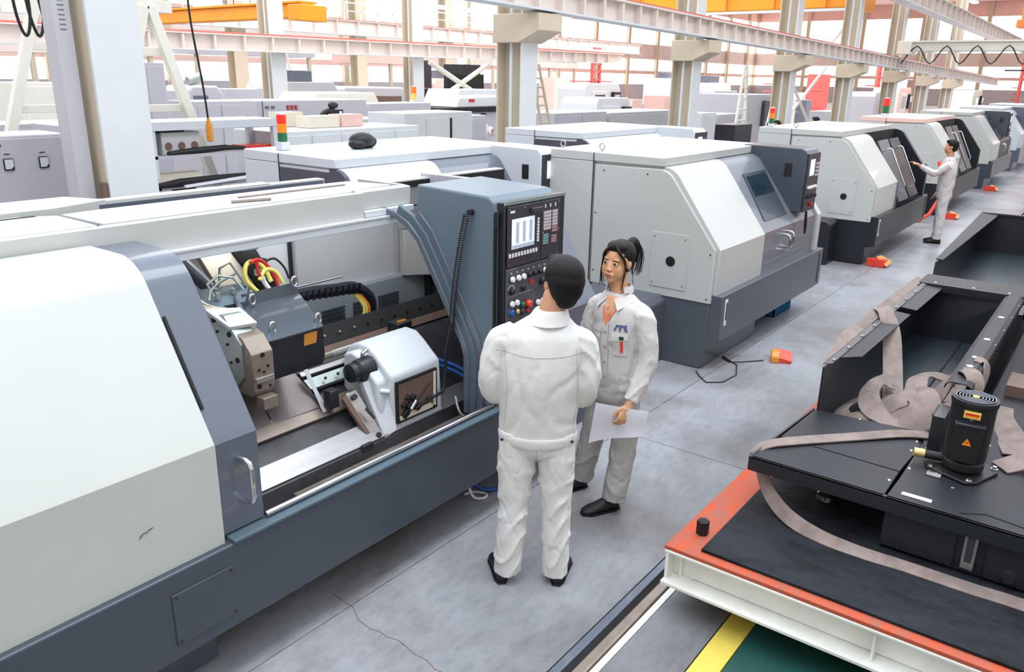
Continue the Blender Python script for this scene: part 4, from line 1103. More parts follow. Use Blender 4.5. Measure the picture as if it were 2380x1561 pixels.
wl = mb.build('warning_triangle', 'label_o', pm)
mb = MB(); mb.v = [tuple(onbody(u, z, o_ + .001)) for u, z in ((0.002, .212), (-.005, .199), (.001, .2), (-.002, .190), (.006, .203), (.0, .202))]; mb.f = [(0, 1, 2, 3, 4, 5)]
mb.build('bolt_symbol', 'black', wl)
MB().obox(onbody(.0, .31, .0), (.012, .006, .005), sdir).build('screw', 'chrome', pm)
for (x, y_) in ((-.12, .09), (.12, -.10), (-.115, -.1), (.1, .11)):
    MB().rev([(.018, .014), (.018, .018), (.011, .018), (.011, .03), (.001, .03)], (x, y_, 0), 'z', 6).build('hex_bolt', 'chrome', pm)
MB().tube([(-.04, .08, .045), (-.09, .15, .05)], .022, 16).build('outlet', 'black', pm, smooth=True)
MB().tube([(-.09, .15, .05), (-.12, .19, .052)], [.023, .023], 16).build('outlet_nipple', 'brass', pm, smooth=False)

# ---------------------------------------------------------------- webbing slings (loops are flat ribbons)


def sling(label, pts, ups, wd=.10, name='webbing_sling'):
    return tag(MB().ribbon(pts, wd, .007, ups, 7).build(name, 'web', smooth=True), label, 'sling', None)


sling('grey-brown lifting sling hanging down the left trough wall', [(6.12, 1.26, .80), (6.05, 1.235, .95), (5.9, 1.15, .965), (5.7, 1.06, .88), (5.45, .98, .78), (5.2, .91, .70), (5.02, .86, .62)],
      [(0, 1, .3), (0, .4, 1), (-.3, -.4, 1), (-.8, -.3, .6), (-.8, -.3, .6), (-.7, -.3, .7), (-.3, -.3, 1)], .12)
# tangled heap inside the trough
heap = thing('webbing_sling', 'tangled heap of grey-brown webbing lying in the near trough', 'sling', (0, 0, 0))
random.seed(11)
LO = [
    ([(5.28, .95, .58), (5.15, 1.03, .60), (4.98, 1.09, .60), (4.80, 1.10, .60), (4.70, 1.03, .58), (4.66, .93, .55), (4.66, .80, .55), (4.66, .68, .57), (4.67, .60, .56)],
     [(0, 0, 1), (-.2, .4, 1), (-.5, .6, .8), (-.6, .6, .8), (-.9, .3, .6), (-.9, 0, .7), (-.5, 0, 1), (0, 0, 1), (0, 0, 1)], .10),
    ([(5.12, .92, .74), (5.02, .98, .74), (4.90, .98, .70), (4.80, .92, .66), (4.74, .84, .64), (4.72, .74, .62), (4.76, .66, .56)], [(-.7, 0, .8), (-.5, .5, .8), (-.9, .4, .6), (-.8, -.2, .8), (-.3, -.5, 1), (-.3, -.3, 1), (0, 0, 1)], .13),
    ([(4.98, 1.02, .56), (4.88, 1.0, .60), (4.78, .98, .62), (4.70, .90, .60), (4.72, .80, .58), (4.80, .74, .56)], [(-.4, .3, 1), (-.7, .2, .8), (-.9, 0, .7), (-.7, -.4, .8), (-.3, -.4, 1), (0, 0, 1)], .14),
    ([(4.74, .66, .58), (4.82, .76, .64), (4.94, .86, .68), (5.04, .84, .68), (5.00, .74, .66), (4.88, .70, .64), (4.74, .74, .58)], [(0, 0, 1), (-.5, .3, .8), (-.3, .6, .8), (0, 0, 1), (-.4, -.4, .9), (-.6, 0, .8), (0, 0, 1)], .13),
    ([(5.12, .80, .62), (5.20, .78, .70), (5.36, .80, .72), (5.56, .78, .68), (5.74, .70, .64), (5.78, .62, .60), (5.62, .60, .58), (5.4, .64, .57)], [(-.6, 0, .8), (-.6, .4, 1), (-.5, .4, 1), (-.4, .2, 1), (0, -.3, 1), (0, -.3, 1), (-.3, 0, 1), (0, 0, 1)], .13),
    ([(5.32, .72, .58), (5.2, .66, .66), (5.08, .68, .72), (4.98, .74, .74), (4.92, .82, .70), (4.90, .90, .62)], [(0, 0, 1), (-.6, 0, .8), (-.8, .2, .6), (-.7, .4, .6), (-.6, .6, .5), (-.3, .5, .8)], .12),
    ([(5.05, .80, .66), (4.96, .72, .76), (4.86, .66, .74), (4.76, .68, .66), (4.68, .70, .56), (4.66, .66, .54)], [(-.6, .3, .8), (-.5, .2, 1), (-.9, 0, .5), (-1, 0, .3), (-.9, 0, .5), (0, 0, 1)], .16),
    ([(5.5, .9, .52), (5.4, .86, .60), (5.3, .9, .66), (5.18, .96, .68), (5.08, .93, .66)], [(0, 0, 1), (-.5, .3, 1), (-.5, .2, 1), (-.3, .6, .7), (-.5, .3, 1)], .11),
    ([(4.66, .82, .57), (4.65, .70, .60), (4.66, .60, .60), (4.72, .54, .58), (4.70, .62, .56), (4.66, .74, .55)], None, .09)]
for pts, ups, wd in LO:
    MB().ribbon(pts, wd, .007, ups, 7).build('loop', 'web', heap, smooth=True)
sling('grey-brown sling folded over the right rim of the near trough',
      [(4.95, .72, .62), (4.98, .64, .74), (4.99, .56, .90), (4.98, .50, .955), (4.88, .44, .93), (4.80, .42, .82), (4.72, .40, .72)],
      [(-.8, .2, .6), (-.6, .6, .6), (-.2, .5, .9), (0, 0, 1), (-.3, -.7, .6), (-.3, -1, .2), (-.3, -1, .2)], .13)
sling('narrow sling end hanging outside the right trough wall, behind the pump', [(5.25, .50, .955), (5.24, .43, .93), (5.1, .425, .8), (4.98, .42, .70), (4.86, .40, .66)],
      [(0, 0, 1), (0, -1, .5), (0, -1, .1), (-.3, -1, .2), (-.2, -.3, 1)], .10)
sling('grey-brown sling lying across the left cover of the machine base, edge hanging over', [(4.62, .58, .66), (4.52, .72, .665), (4.35, .88, .663), (4.2, 1.02, .662), (4.04, 1.16, .663), (3.93, 1.25, .655), (3.86, 1.29, .62)],
      [(0, 0, 1), (0, 0, 1), (0, 0, 1), (0, 0, 1), (0, 0, 1), (-.3, .4, 1), (-.5, .8, .3)], .09)
sling('long grey-brown sling looped along the front foot of the machine base', [(3.86, 1.24, .56), (3.78, 1.16, .47), (3.70, 1.02, .41), (3.66, .85, .385), (3.65, .65, .378), (3.66, .45, .378), (3.66, .2, .378), (3.67, 0, .378), (3.66, -.3, .378)],
      [(-1, .3, .2), (-1, .3, .3), (-.8, .2, .6), (-.5, 0, 1), (-.3, 0, 1), (-.2, 0, 1), (-.2, 0, 1), (-.2, 0, 1), (-.2, 0, 1)], .075)
sling('sling lying on the deck right of the pump', [(5.35, .33, .66), (5.1, .30, .665), (4.85, .22, .67), (4.62, .16, .665)], [(0, 0, 1), (-.3, .3, 1), (-.3, .3, 1), (0, 0, 1)], .14)
sling('creased sling end at the right edge of the picture, beside the pump', [(4.42, .22, .66), (4.50, .12, .69), (4.45, .04, .68), (4.52, -.06, .69), (4.55, -.2, .67)], [(0, 0, 1), (-.4, .1, 1), (0, 0, 1), (-.4, 0, 1), (0, 0, 1)], .12)
# ================================================================ PEOPLE
def cm(pts, n=6):
    return curve(pts, n) if len(pts) > 2 else [Vector(p) for p in pts]


def loft(mb, rings, n=32, wr=0.0, fr=9.0, seed=0.0, sub=6, cap=True, fold=0.0, ff=26.0):
    """rings: (centre, axis a * radius, axis b * radius); smoothed, wrinkled, closed at both ends"""
    A = curve([r[0] for r in rings], sub); U = curve([r[1] for r in rings], sub); V = curve([r[2] for r in rings], sub)
    vs = []; L = len(A); s = 0.0
    for i in range(L):
        if i: s += (A[i] - A[i - 1]).length
        for k in range(n):
            t = 2 * PI * k / n
            d = U[i] * math.cos(t) + V[i] * math.sin(t)
            f = 0.0
            if wr:
                q = Vector((math.cos(t) * 1.1 + seed, math.sin(t) * 1.1, s * fr + .5 * math.cos(t + seed)))
                f = wr * .45 * noise.noise(q)
                tw_ = .35 * math.sin(t * 1 + seed)
                g = abs(noise.noise(Vector((math.cos(t) * .9 + seed * 2, math.sin(t) * .9, (s + tw_ * .3) * fr * .8))))
                f -= wr * .9 * max(0, 1 - g * 7)
                g = abs(noise.noise(Vector((math.cos(t) * 1.6 + seed, math.sin(t) * 1.6 + 3, (s - tw_ * .3) * fr * .9 + 7))))
                f -= wr * .5 * max(0, 1 - g * 8)
            if fold:
                m_ = noise.noise(Vector((math.cos(t) * .9 + seed, math.sin(t) * .9, s * 5 + seed)))
                m_ = min(1, max(0, m_ * 2.2 + .45))
                ph = s * ff + 1.7 * math.sin(t + seed * 2) + .8 * math.sin(2 * t + s * 6) + 1.2 * noise.noise(Vector((s * 4, seed, 0)))
                w_ = 1 - abs(math.sin(ph))
                f += fold * m_ * (w_ ** 1.6 * 1.6 - .45)
            vs.append(A[i] + d * (1 + f / max(.02, d.length)))
    fs = [(i * n + k, i * n + (k + 1) % n, (i + 1) * n + (k + 1) % n, (i + 1) * n + k) for i in range(L - 1) for k in range(n)]
    if cap: fs += [tuple(range(n))[::-1], tuple(range((L - 1) * n, L * n))]
    return mb.add(vs, fs)


def limb(mb, pts, rad, flat=None, **kw):
    rings = []
    P = [Vector(p) for p in pts]
    for i, p in enumerate(P):
        d = (P[min(len(P) - 1, i + 1)] - P[max(0, i - 1)]).normalized()
        a = Vector((0, 1, 0)) if abs(d.y) < .8 else Vector((0, 0, 1))
        u = (a - d * a.dot(d)).normalized(); v = d.cross(u)
        r = rad[i]; ra, rb = r if isinstance(r, tuple) else (r, r)
        rings.append((p, u * ra, v * rb))
    return loft(mb, rings, **kw)


def blend(mb, name, vox, mat, parent, smooth=4, fac=.5):
    me = mb.mesh(name + '_src', None)
    o = bpy.data.objects.new('tmp', me); C.objects.link(o)
    m = o.modifiers.new('r', 'REMESH'); m.mode = 'VOXEL'; m.voxel_size = vox; m.use_smooth_shade = True
    if smooth:
        s = o.modifiers.new('s', 'SMOOTH'); s.iterations = smooth; s.factor = fac
    bpy.context.view_layer.update()
    dg = bpy.context.evaluated_depsgraph_get()
    nm = bpy.data.meshes.new_from_object(o.evaluated_get(dg))
    bpy.data.objects.remove(o); bpy.data.meshes.remove(me)
    nm.name = name; nm.materials.clear(); nm.materials.append(M[mat] if isinstance(mat, str) else mat)
    nm.polygons.foreach_set('use_smooth', [True] * len(nm.polygons))
    q = bpy.data.objects.new(name, nm); C.objects.link(q)
    if parent: q.parent = parent
    return q


def patch(bvh, corners, d, name, mat, parent, off=.004, n=8, th=.003):
    """cloth piece laid on a garment: corners (4 points near it) cast along d"""
    c = [Vector(p) for p in corners]; d = Vector(d).normalized(); vs = []
    for j in range(n + 1):
        for i in range(n + 1):
            u, v = i / n, j / n
            p = (c[0] * (1 - u) + c[1] * u) * (1 - v) + (c[3] * (1 - u) + c[2] * u) * v
            h = bvh.ray_cast(p - d * .4, d)
            q = (h[0] - d * off) if h[0] else (vs[-1] if vs else p)
            vs.append(q)
    k = len(vs)
    mb = MB(); mb.v = [tuple(v) for v in vs] + [tuple(v + d * th) for v in vs]
    for j in range(n):
        for i in range(n):
            a = j * (n + 1) + i
            mb.f += [(a, a + 1, a + n + 2, a + n + 1), (k + a, k + a + n + 1, k + a + n + 2, k + a + 1)]
    rim = [i for i in range(n + 1)] + [j * (n + 1) + n for j in range(1, n + 1)] + [n * (n + 1) + i for i in range(n - 1, -1, -1)] + [j * (n + 1) for j in range(n - 1, 0, -1)]
    for a, b in zip(rim, rim[1:] + rim[:1]): mb.f.append((a, b, k + b, k + a))
    return mb.build(name, mat, parent, smooth=True)


def bvh_of(o):
    me = o.data
    return BVHTree.FromPolygons([v.co.copy() for v in me.vertices], [tuple(p.vertices) for p in me.polygons])


def skinmat(name, col, lip=None):
    m = pbr(name, col, .5, var=.06, vscale=12)
    b = m.node_tree.nodes['Principled BSDF']
    b.inputs['Subsurface Weight'].default_value = .12
    b.inputs['Subsurface Radius'].default_value = (.02, .008, .004)
    return m


def hand(mb, w, d, pn, s=1.0, curl=(.35, .5, .4), side=1):
    """w wrist point, d direction of the hand, pn palm normal (fingers curl towards it)"""
    w, d, pn = Vector(w), Vector(d).normalized(), Vector(pn)
    pn = (pn - d * pn.dot(d)).normalized(); lat = d.cross(pn).normalized() * side
    limb(mb, [w - d * .03, w, w + d * .03 * s], [.026 * s, .024 * s, .026 * s], n=14, sub=3)
    loft(mb, [(w + d * .01 * s, lat * .026 * s, pn * .015 * s), (w + d * .04 * s, lat * .036 * s, pn * .015 * s), (w + d * .085 * s, lat * .040 * s, pn * .012 * s),
              (w + d * .097 * s, lat * .034 * s, pn * .008 * s)], n=18, sub=3)
    for k, (u, ln) in enumerate(((-.030, .062), (-.010, .075), (.010, .071), (.029, .054))):
        p = w + d * .085 * s + lat * u * s; dd = d.copy(); q = [p - d * .02 * s, p]
        for c_, f in zip(curl, (.45, .32, .25)):
            ax = dd.cross(pn).normalized()
            dd = Matrix.Rotation(c_, 3, ax) @ dd
            p = p + dd * ln * f * s; q.append(p)
        limb(mb, q, [.0085 * s, .0088 * s, .0082 * s, .0075 * s, .0055 * s], n=10, sub=3)
    t0 = w + d * .02 * s - lat * .022 * s
    dt = (d * .75 - lat * .6 + pn * .35).normalized()
    p1 = t0 + dt * .035 * s; dt2 = (d * .95 - lat * .1 + pn * .3).normalized(); p2 = p1 + dt2 * .028 * s; p3 = p2 + dt2 * .02 * s
    limb(mb, [t0, p1, p2, p3], [.013 * s, .0115 * s, .0095 * s, .0065 * s], n=10, sub=3)


def head_into(mb, T, female):
    """T: 4x4 of the head frame, +Y face, Z up"""
    R3 = T.to_3x3()

    def E(c, r, n=18, m=12): mb.ell(T @ Vector(c), r, n, m, R3)
    k = .97 if female else 1.0
    nz = .72 if female else 1.0
    E((0, -.015, .03), (.074 * k, .092, .082)); E((0, .018, -.018), (.062 * k, .062, .082))
    E((0, .046, -.088), (.026 * k, .026, .022)); E((0, .03, -.07), (.042 * k, .038, .036))
    for s in (-1, 1):
        E((s * .036, .042, -.03), (.027, .028, .034)); E((s * .045 * k, .008, -.06), (.018, .038, .032))
        E((s * .074 * k, -.008, -.008), (.006, .014 * k, .026 * k)); E((s * .077 * k, -.014, -.002), (.004, .009, .016))
        E((s * .030, .0665, .0005), (.0165, .010, .0105)); E((s * .010, .083, -.032), (.008, .010, .007))
        E((s * .028, .064 if female else .066, .022), (.022, .010, .008))
    limb(mb, [T @ Vector((0, .068, .018)), T @ Vector((0, .074 + .006 * nz, -.008)), T @ Vector((0, .078 + .012 * nz, -.027))], [.008 * nz, .0085 * nz, .0105 * nz], n=12, sub=3)
    E((0, .079 + .012 * nz, -.030), (.0115 * nz, .011 * nz, .0095 * nz))
    if female:
        for s in (-1, 1): E((s * .036, .036, -.045), (.030, .030, .034))
    E((0, .077, -.056), (.023, .011, .007)); E((0, .075, -.067), (.020, .011, .008)); E((0, .070, -.060), (.03, .014, .018))


def face_parts(T, parent, female, lips='lips'):
    R3 = T.to_3x3()
    for s in (-1, 1):
        e = MB().ell(T @ Vector((s * .030, .0745, .0)), (.0135, .0035, .0056 if female else .0045), 16, 10, R3)
        e = e.build('eye', 'eyew', parent, smooth=True)
        MB().ell(T @ Vector((s * .030, .0768, .0002)), (.0066, .002, .0058), 14, 8, R3).build('iris', 'iris', e, smooth=True)
        lid = [(s * .0175, .0765, -.001), (s * .024, .0790, .0055), (s * .031, .0790, .0068), (s * .038, .0760, .0045), (s * .0435, .0715, .0005)]
        MB().tube(cm([T @ Vector(p) for p in lid], 4), .0013, 6).build('lashes', 'hairw', parent, smooth=True)
        br = [(s * .014, .0795, .0165), (s * .026, .0795, .0205), (s * .038, .0745, .0195), (s * .047, .0665, .0150)]
        MB().tube(cm([T @ Vector(p) for p in br], 4), [.0022] * 5 + [.0024] * 4 + [.0016] * 4, 6).build('eyebrow', 'hairw', parent, smooth=True)
    mb = MB()
    mb.ell(T @ Vector((-.006, .0835, -.0575)), (.0135, .0064, .0050), 14, 8, R3).ell(T @ Vector((.006, .0835, -.0575)), (.0135, .0064, .0050), 14, 8, R3)
    mb.ell(T @ Vector((0, .0815, -.0665)), (.0170, .0070, .0062), 16, 8, R3)
    blend(mb, 'lips', .0015, M[lips], parent, 3)
    MB().ell(T @ Vector((0, .0878, -.0615)), (.0155, .0018, .0010), 14, 6, R3).build('mouth_line', 'brown', parent, smooth=True)


def shoe(parent, heel, ang, L=.26, name='shoe'):
    """heel ground point, ang direction of the toe in local XY"""
    d = Vector((math.cos(ang), math.sin(ang), 0)); s = Vector((-d.y, d.x, 0)); h = Vector(heel); z = Vector((0, 0, 1))
    mb = MB()
    loft(mb, [(h + d * 0 + z * .035, s * .022, z * .030), (h + d * .03 + z * .045, s * .034, z * .042), (h + d * .08 + z * .048, s * .038, z * .046),
              (h + d * .14 + z * .036, s * .042, z * .034), (h + d * (L - .05) + z * .026, s * .046, z * .024), (h + d * (L - .01) + z * .02, s * .030, z * .014),
              (h + d * L + z * .018, s * .01, z * .008)], n=20, sub=4)
    sh = blend(mb, name, .006, 'shoe', parent, 3)
    so = MB(); so.prism([tuple((h + d * a + s * b)[:2]) for a, b in ((-.005, -.02), (.03, -.036), (.12, -.042), (L - .05, -.05), (L, -.02), (L + .004, .0), (L, .02), (L - .05, .05), (.12, .042), (.03, .036), (-.005, .02))], 'z', 0, .014)
    so.build('sole', 'black', sh)
    return sh


skin_m = skinmat('tan_skin', (196, 142, 112)); skin_w = skinmat('warm_skin', (214, 160, 122))
M['lips'] = pbr('rose_lips', (178, 98, 92), .4)
M['lipsm'] = pbr('man_lips', (170, 110, 96), .5)


def frame(o, fwd, roll=0.0, pitch=0.0):
    f = Vector(fwd).normalized(); z = Vector((0, 0, 1)); x = f.cross(z).normalized()
    m = Matrix((x, f, z)).transposed()
    m = m @ Matrix.Rotation(pitch, 3, 'X') @ Matrix.Rotation(roll, 3, 'Y')
    return Matrix.Translation(o) @ m.to_4x4()


def upright(vx, vy):  # local frame: X image right, Y away from the viewer
    return math.atan2(-vx, vy)


# ---------------------------------------------------------------- the man seen from behind
man = thing('person', 'person in off-white work clothes seen from behind, facing the control box of the open lathe', 'person', (2.94, 2.07, 0), math.atan2(-2.94, 2.07) + 0)
X, Y, Zv = Vector((1, 0, 0)), Vector((0, 1, 0)), Vector((0, 0, 1))
HT = frame((.108, .03, 1.598), (-.50, .87, 0), roll=math.radians(5), pitch=math.radians(2))
mb = MB()
head_into(mb, HT, False)
limb(mb, [(.05, .0, 1.38), (.06, .0, 1.45), (.085, .015, 1.54)], [.062, .058, .057], n=24)
loft(mb, [((.02, 0, .86), X * .14, Y * .09), ((.02, 0, 1.05), X * .14, Y * .09), ((.03, 0, 1.28), X * .17, Y * .09), ((.05, 0, 1.40), X * .07, Y * .05)])
for sx, pts in ((-1, [(-.14, 0, 1.33), (-.205, -.01, 1.10), (-.11, .24, 1.06)]), (1, [(.20, 0, 1.33), (.235, .0, 1.10), (.14, .24, 1.06)])):
    limb(mb, pts, [.045, .04, .028], n=16)
    hand(mb, Vector(pts[-1]), (-sx * .35, 1, 0), (0, 0, -1) if sx > 0 else (0, 0, 1), 1.0, (.5, .6, .5), side=-sx)
for pts in ([(-.07, 0, .88), (-.09, 0, .45), (-.125, -.01, .07)], [(.10, 0, .88), (.12, 0, .45), (.13, -.005, .07)]):
    limb(mb, pts, [.075, .05, .030], n=16)
    mb.ell((pts[-1][0], .02, .045), (.018, .05, .018))
body = blend(mb, 'body', .0045, skin_m, man, 3)
mb = MB()
loft(mb, [((.018, .01, .825), X * .188, Y * .128), ((.018, .01, .87), X * .192, Y * .135), ((.02, .005, 1.0), X * .198, Y * .142), ((.024, 0, 1.14), X * .208, Y * .148),
          ((.028, 0, 1.26), X * .212, Y * .138), ((.032, .0, 1.345), X * .198, Y * .118), ((.042, .0, 1.405), X * .135, Y * .085), ((.055, .005, 1.45), X * .078, Y * .070)],
     n=56, wr=.009, fr=4, seed=1.3, sub=10)
limb(mb, [(-.10, 0, 1.36), (-.165, -.0, 1.315), (-.198, -.005, 1.22), (-.212, -.01, 1.12), (-.198, .02, 1.04), (-.15, .15, 1.03), (-.115, .23, 1.05)], [.055, .072, .070, .066, .062, .055, .045],
     n=32, wr=.005, fr=8, seed=4, sub=10, fold=.007, ff=22)
limb(mb, [(.15, 0, 1.36), (.215, -.0, 1.31), (.243, -.005, 1.22), (.245, -.01, 1.10), (.235, .03, 1.03), (.18, .15, 1.03), (.145, .23, 1.05)], [.055, .070, .066, .062, .060, .055, .045],
     n=32, wr=.005, fr=8, seed=8, sub=10, fold=.007, ff=22)
jk = blend(mb, 'jacket', .006, 'jacket', man, 2)
bv = bvh_of(jk)
mb = MB()
loft(mb, [((.018, .01, .800), X * .180, Y * .126), ((.018, .01, .802), X * .191, Y * .136), ((.018, .01, .848), X * .196, Y * .141), ((.018, .01, .852), X * .186, Y * .132)], n=56, sub=3)
mb.build('hem_band', 'jacket', jk, smooth=True)
co = MB()
loft(co, [((.052, -.004, 1.405), X * .108, Y * .096), ((.056, .0, 1.425), X * .100, Y * .088), ((.064, .006, 1.468), X * .079, Y * .073), ((.067, .008, 1.474), X * .072, Y * .066)], n=40, sub=4)
blend(co, 'collar', .004, 'jacket', jk, 2)
for pts in ([(-.19, -.2, 1.29), (-.05, -.2, 1.275), (.10, -.2, 1.275), (.235, -.2, 1.29)],):
    q = []
    for p in cm(pts, 10):
        h = bv.ray_cast(Vector((p.x, -.5, p.z)), Vector((0, 1, 0)))
        if h[0]: q.append(h[0] + Vector((0, -.0005, 0)))
    MB().tube(q, .0018, 6).build('yoke_seam', 'seam', jk)
for x in (-.15, .185):
    q = []
    for k in range(20):
        z = 1.30 - k * .022
        h = bv.ray_cast(Vector((x + .015 * math.sin(k * .16), -.5, z)), Vector((0, 1, 0)))
        if h[0]: q.append(h[0])
    MB().tube(q, .0016, 6).build('arm_seam', 'seam', jk)
for x in (-.155, .185): MB().rev([(.008, 0), (.007, -.004), (.001, -.005)], (x, -.075, .83), 'y', 12).build('button', 'iron', jk)
mb = MB()
loft(mb, [((.015, .01, .90), X * .155, Y * .11), ((.015, .005, .84), X * .168, Y * .118), ((.015, .0, .77), X * .170, Y * .112), ((.015, .0, .735), X * .14, Y * .085), ((.015, 0, .715), X * .08, Y * .05)],
     n=48, wr=.010, fr=8, seed=2.2)
limb(mb, [(-.074, .0, .86), (-.083, .0, .70), (-.088, .0, .58), (-.092, -.0, .45), (-.10, -.012, .33), (-.112, -.018, .20), (-.118, -.015, .10), (-.119, -.01, .062)],
     [.098, .096, .089, .081, .077, .074, .072, .070], n=48, wr=.006, fr=8, seed=3.1, sub=14, fold=.0085, ff=24)
limb(mb, [(.104, .0, .86), (.112, .0, .70), (.117, .0, .58), (.122, .0, .45), (.125, -.008, .33), (.127, -.012, .20), (.127, -.01, .10), (.128, -.006, .05)],
     [.098, .095, .087, .078, .074, .071, .069, .068], n=48, wr=.006, fr=8, seed=6.4, sub=14, fold=.0085, ff=24)
tw = blend(mb, 'trousers', .005, 'jacket', man, 1)
bt = bvh_of(tw)
q = []
for k in range(12):
    h = bt.ray_cast(Vector((.015, -.5, .80 - k * .012)), Vector((0, 1, 0)))
    if h[0]: q.append(h[0])
if len(q) > 3: MB().tube(q, .002, 6).build('seat_seam', 'seam', tw)
shoe(man, (-.145, -.058, 0), math.radians(101)); shoe(man, (.135, -.058, 0), math.radians(78))
R3 = HT.to_3x3(); mb = MB()
mb.ell(HT @ Vector((0, -.020, .042)), (.091, .103, .090), 24, 16, R3).ell(HT @ Vector((0, -.040, .015)), (.090, .088, .085), 24, 16, R3).ell(HT @ Vector((0, -.052, -.02)), (.083, .068, .075), 24, 16, R3)
mb.ell(HT @ Vector((0, .045, .090)), (.058, .042, .032), 20, 12, R3).ell(HT @ Vector((0, -.062, -.065)), (.058, .040, .050), 20, 12, R3)
for s in (-1, 1): mb.ell(HT @ Vector((s * .070, .012, .028)), (.012, .03, .035), 14, 10, R3)
random.seed(2)
for k in range(70):
    a = random.uniform(0, 2 * PI); e = random.uniform(.1, 1.3)
    p = Vector((math.cos(a) * math.cos(e) * .083, -.02 + math.sin(a) * math.cos(e) * .096, .04 + math.sin(e) * .083))
    mb.ell(HT @ p, (.008, .008, .006), 6, 4, R3)
blend(mb, 'hair', .005, 'hair', man, 7)
face_parts(HT, man, False, 'lipsm')
MB().tube([HT @ Vector((-.079, -.01, .006)), HT @ Vector((-.074, .04, .008)), HT @ Vector((-.060, .082, .004))], .0018, 6).build('glasses_arm', 'chrome', man)

# ---------------------------------------------------------------- the woman facing the viewer's left
wo = thing('person', 'person with tied-up dark hair in grey-white work clothes, holding papers at her side', 'person', (3.85, 2.27, 0), math.atan2(-3.85, 2.27))
F = Vector((-.60, -.80, 0)); S = Vector((.80, -.60, 0))
HT = frame((.086, -.005, 1.516), (-.53, -.85, 0), roll=math.radians(-4), pitch=math.radians(3)) @ Matrix.Scale(1.05, 4)


def wp_(c, s, f, z): return Vector((c[0], c[1], 0)) + S * s + F * f + Zv * z


c0 = (.12, .0)
mb = MB()
head_into(mb, HT, True)
limb(mb, [(.108, .0, 1.30), (.105, .0, 1.36), (.095, -.003, 1.45)], [.056, .050, .049], n=24)
loft(mb, [((.12, 0, .85), S * .13, F * .08), ((.12, 0, 1.05), S * .11, F * .08), ((.115, 0, 1.22), S * .14, F * .085), ((.11, 0, 1.31), S * .08, F * .05)])
limb(mb, [(.235, -.09, 1.24), (.28, -.12, .98), (.205, -.20, .76)], [.042, .036, .026], n=16)
hand(mb, (.190, -.222, .738), (-.36, -.30, -1), (-.5, .75, 0), 1.0, (.45, .6, .5), side=1)
limb(mb, [(-.01, .08, 1.24), (-.06, .10, 1.0), (-.10, -.06, .93)], [.042, .036, .026], n=16)
hand(mb, (-.105, -.075, .925), (-.3, -1, .0), (.6, 0, -.6), .9, (.5, .6, .5), side=-1)
for pts in ([(.17, -.03, .85), (.18, -.06, .45), (.14, -.12, .08)], [(.05, .04, .85), (.0, .09, .45), (-.06, .14, .08)]):
    limb(mb, pts, [.07, .045, .026], n=16); mb.ell((pts[-1][0] - .01, pts[-1][1] + .0, .05), (.015, .03, .018))
body = blend(mb, 'body', .004, skin_w, wo, 3)
mb = MB()
loft(mb, [((.135, .0, .765), S * .150, F * .112), ((.135, .0, .80), S * .158, F * .120), ((.13, .0, .90), S * .158, F * .125), ((.125, .0, 1.0), S * .155, F * .125), ((.12, .0, 1.11), S * .163, F * .130),
          ((.117, .0, 1.20), S * .172, F * .125), ((.112, .0, 1.27), S * .162, F * .105), ((.108, .0, 1.315), S * .110, F * .080), ((.106, 0, 1.345), S * .066, F * .060)],
     n=56, wr=.009, fr=5, seed=5.5, sub=10, fold=.005, ff=13)
limb(mb, [(.19, -.06, 1.275), (.235, -.09, 1.235), (.268, -.112, 1.14), (.285, -.125, 1.02), (.275, -.14, .93), (.235, -.175, .83), (.20, -.205, .755)], [.050, .066, .064, .060, .060, .053, .043],
     n=32, wr=.005, fr=8, seed=9, sub=10, fold=.006, ff=22)
limb(mb, [(.03, .06, 1.275), (-.01, .085, 1.235), (-.04, .10, 1.14), (-.055, .11, 1.02), (-.07, .07, .95), (-.10, -.06, .93)], [.050, .064, .062, .058, .055, .043], n=28, wr=.012, fr=12, seed=7, sub=6)
jk = blend(mb, 'jacket', .0055, 'jacketw', wo, 2)
bj = bvh_of(jk)
G = Vector((-.60, -.80, 0))


def onchest(s, z, f=.2): return Vector((.12, 0, 0)) + S * s + G * f + Zv * z


def pf(name, pts, mat, off=.004, par=None, n=8): return patch(bj, [onchest(*p) for p in pts], -G, name, mat, par or jk, off, n)


pf('neck_skin', [(-.045, 1.332), (.045, 1.332), (.004, 1.225), (-.004, 1.225)], skin_w, .004)
pf('shirt', [(-.045, 1.265), (-.035, 1.28), (.002, 1.205), (-.008, 1.165)], 'shirt', .007)
pf('shirt', [(.045, 1.265), (.035, 1.28), (-.002, 1.205), (-.008, 1.165)], 'shirt', .007)
pf('placket', [(-.022, 1.18), (.014, 1.20), (.014, .80), (-.022, .80)], 'jacketw', .006, n=14)
for z in (1.13, 1.045, .95, .86): 
    p = onchest(-.004, z); h = bj.ray_cast(p + G * .2, -G)
    if h[0]: MB().obox(h[0] + G * .008, (.013, .006, .013), S).build('button', 'keyr', jk, bevel=.004)
for sgn in (-1, 1):
    pf('pocket', [(sgn * .045, 1.115), (sgn * .125, 1.115), (sgn * .120, 1.0), (sgn * .05, 1.0)], 'jacketw', .005)
    pf('pocket_flap', [(sgn * .040, 1.135), (sgn * .130, 1.135), (sgn * .125, 1.098), (sgn * .045, 1.085)], 'jacket', .009)
pf('pen', [(.092, 1.09), (.104, 1.09), (.104, 1.025), (.092, 1.025)], 'redor', .011, n=3)
pf('pen_clip', [(.088, 1.12), (.108, 1.12), (.108, 1.10), (.088, 1.10)], 'iron', .013, n=3)
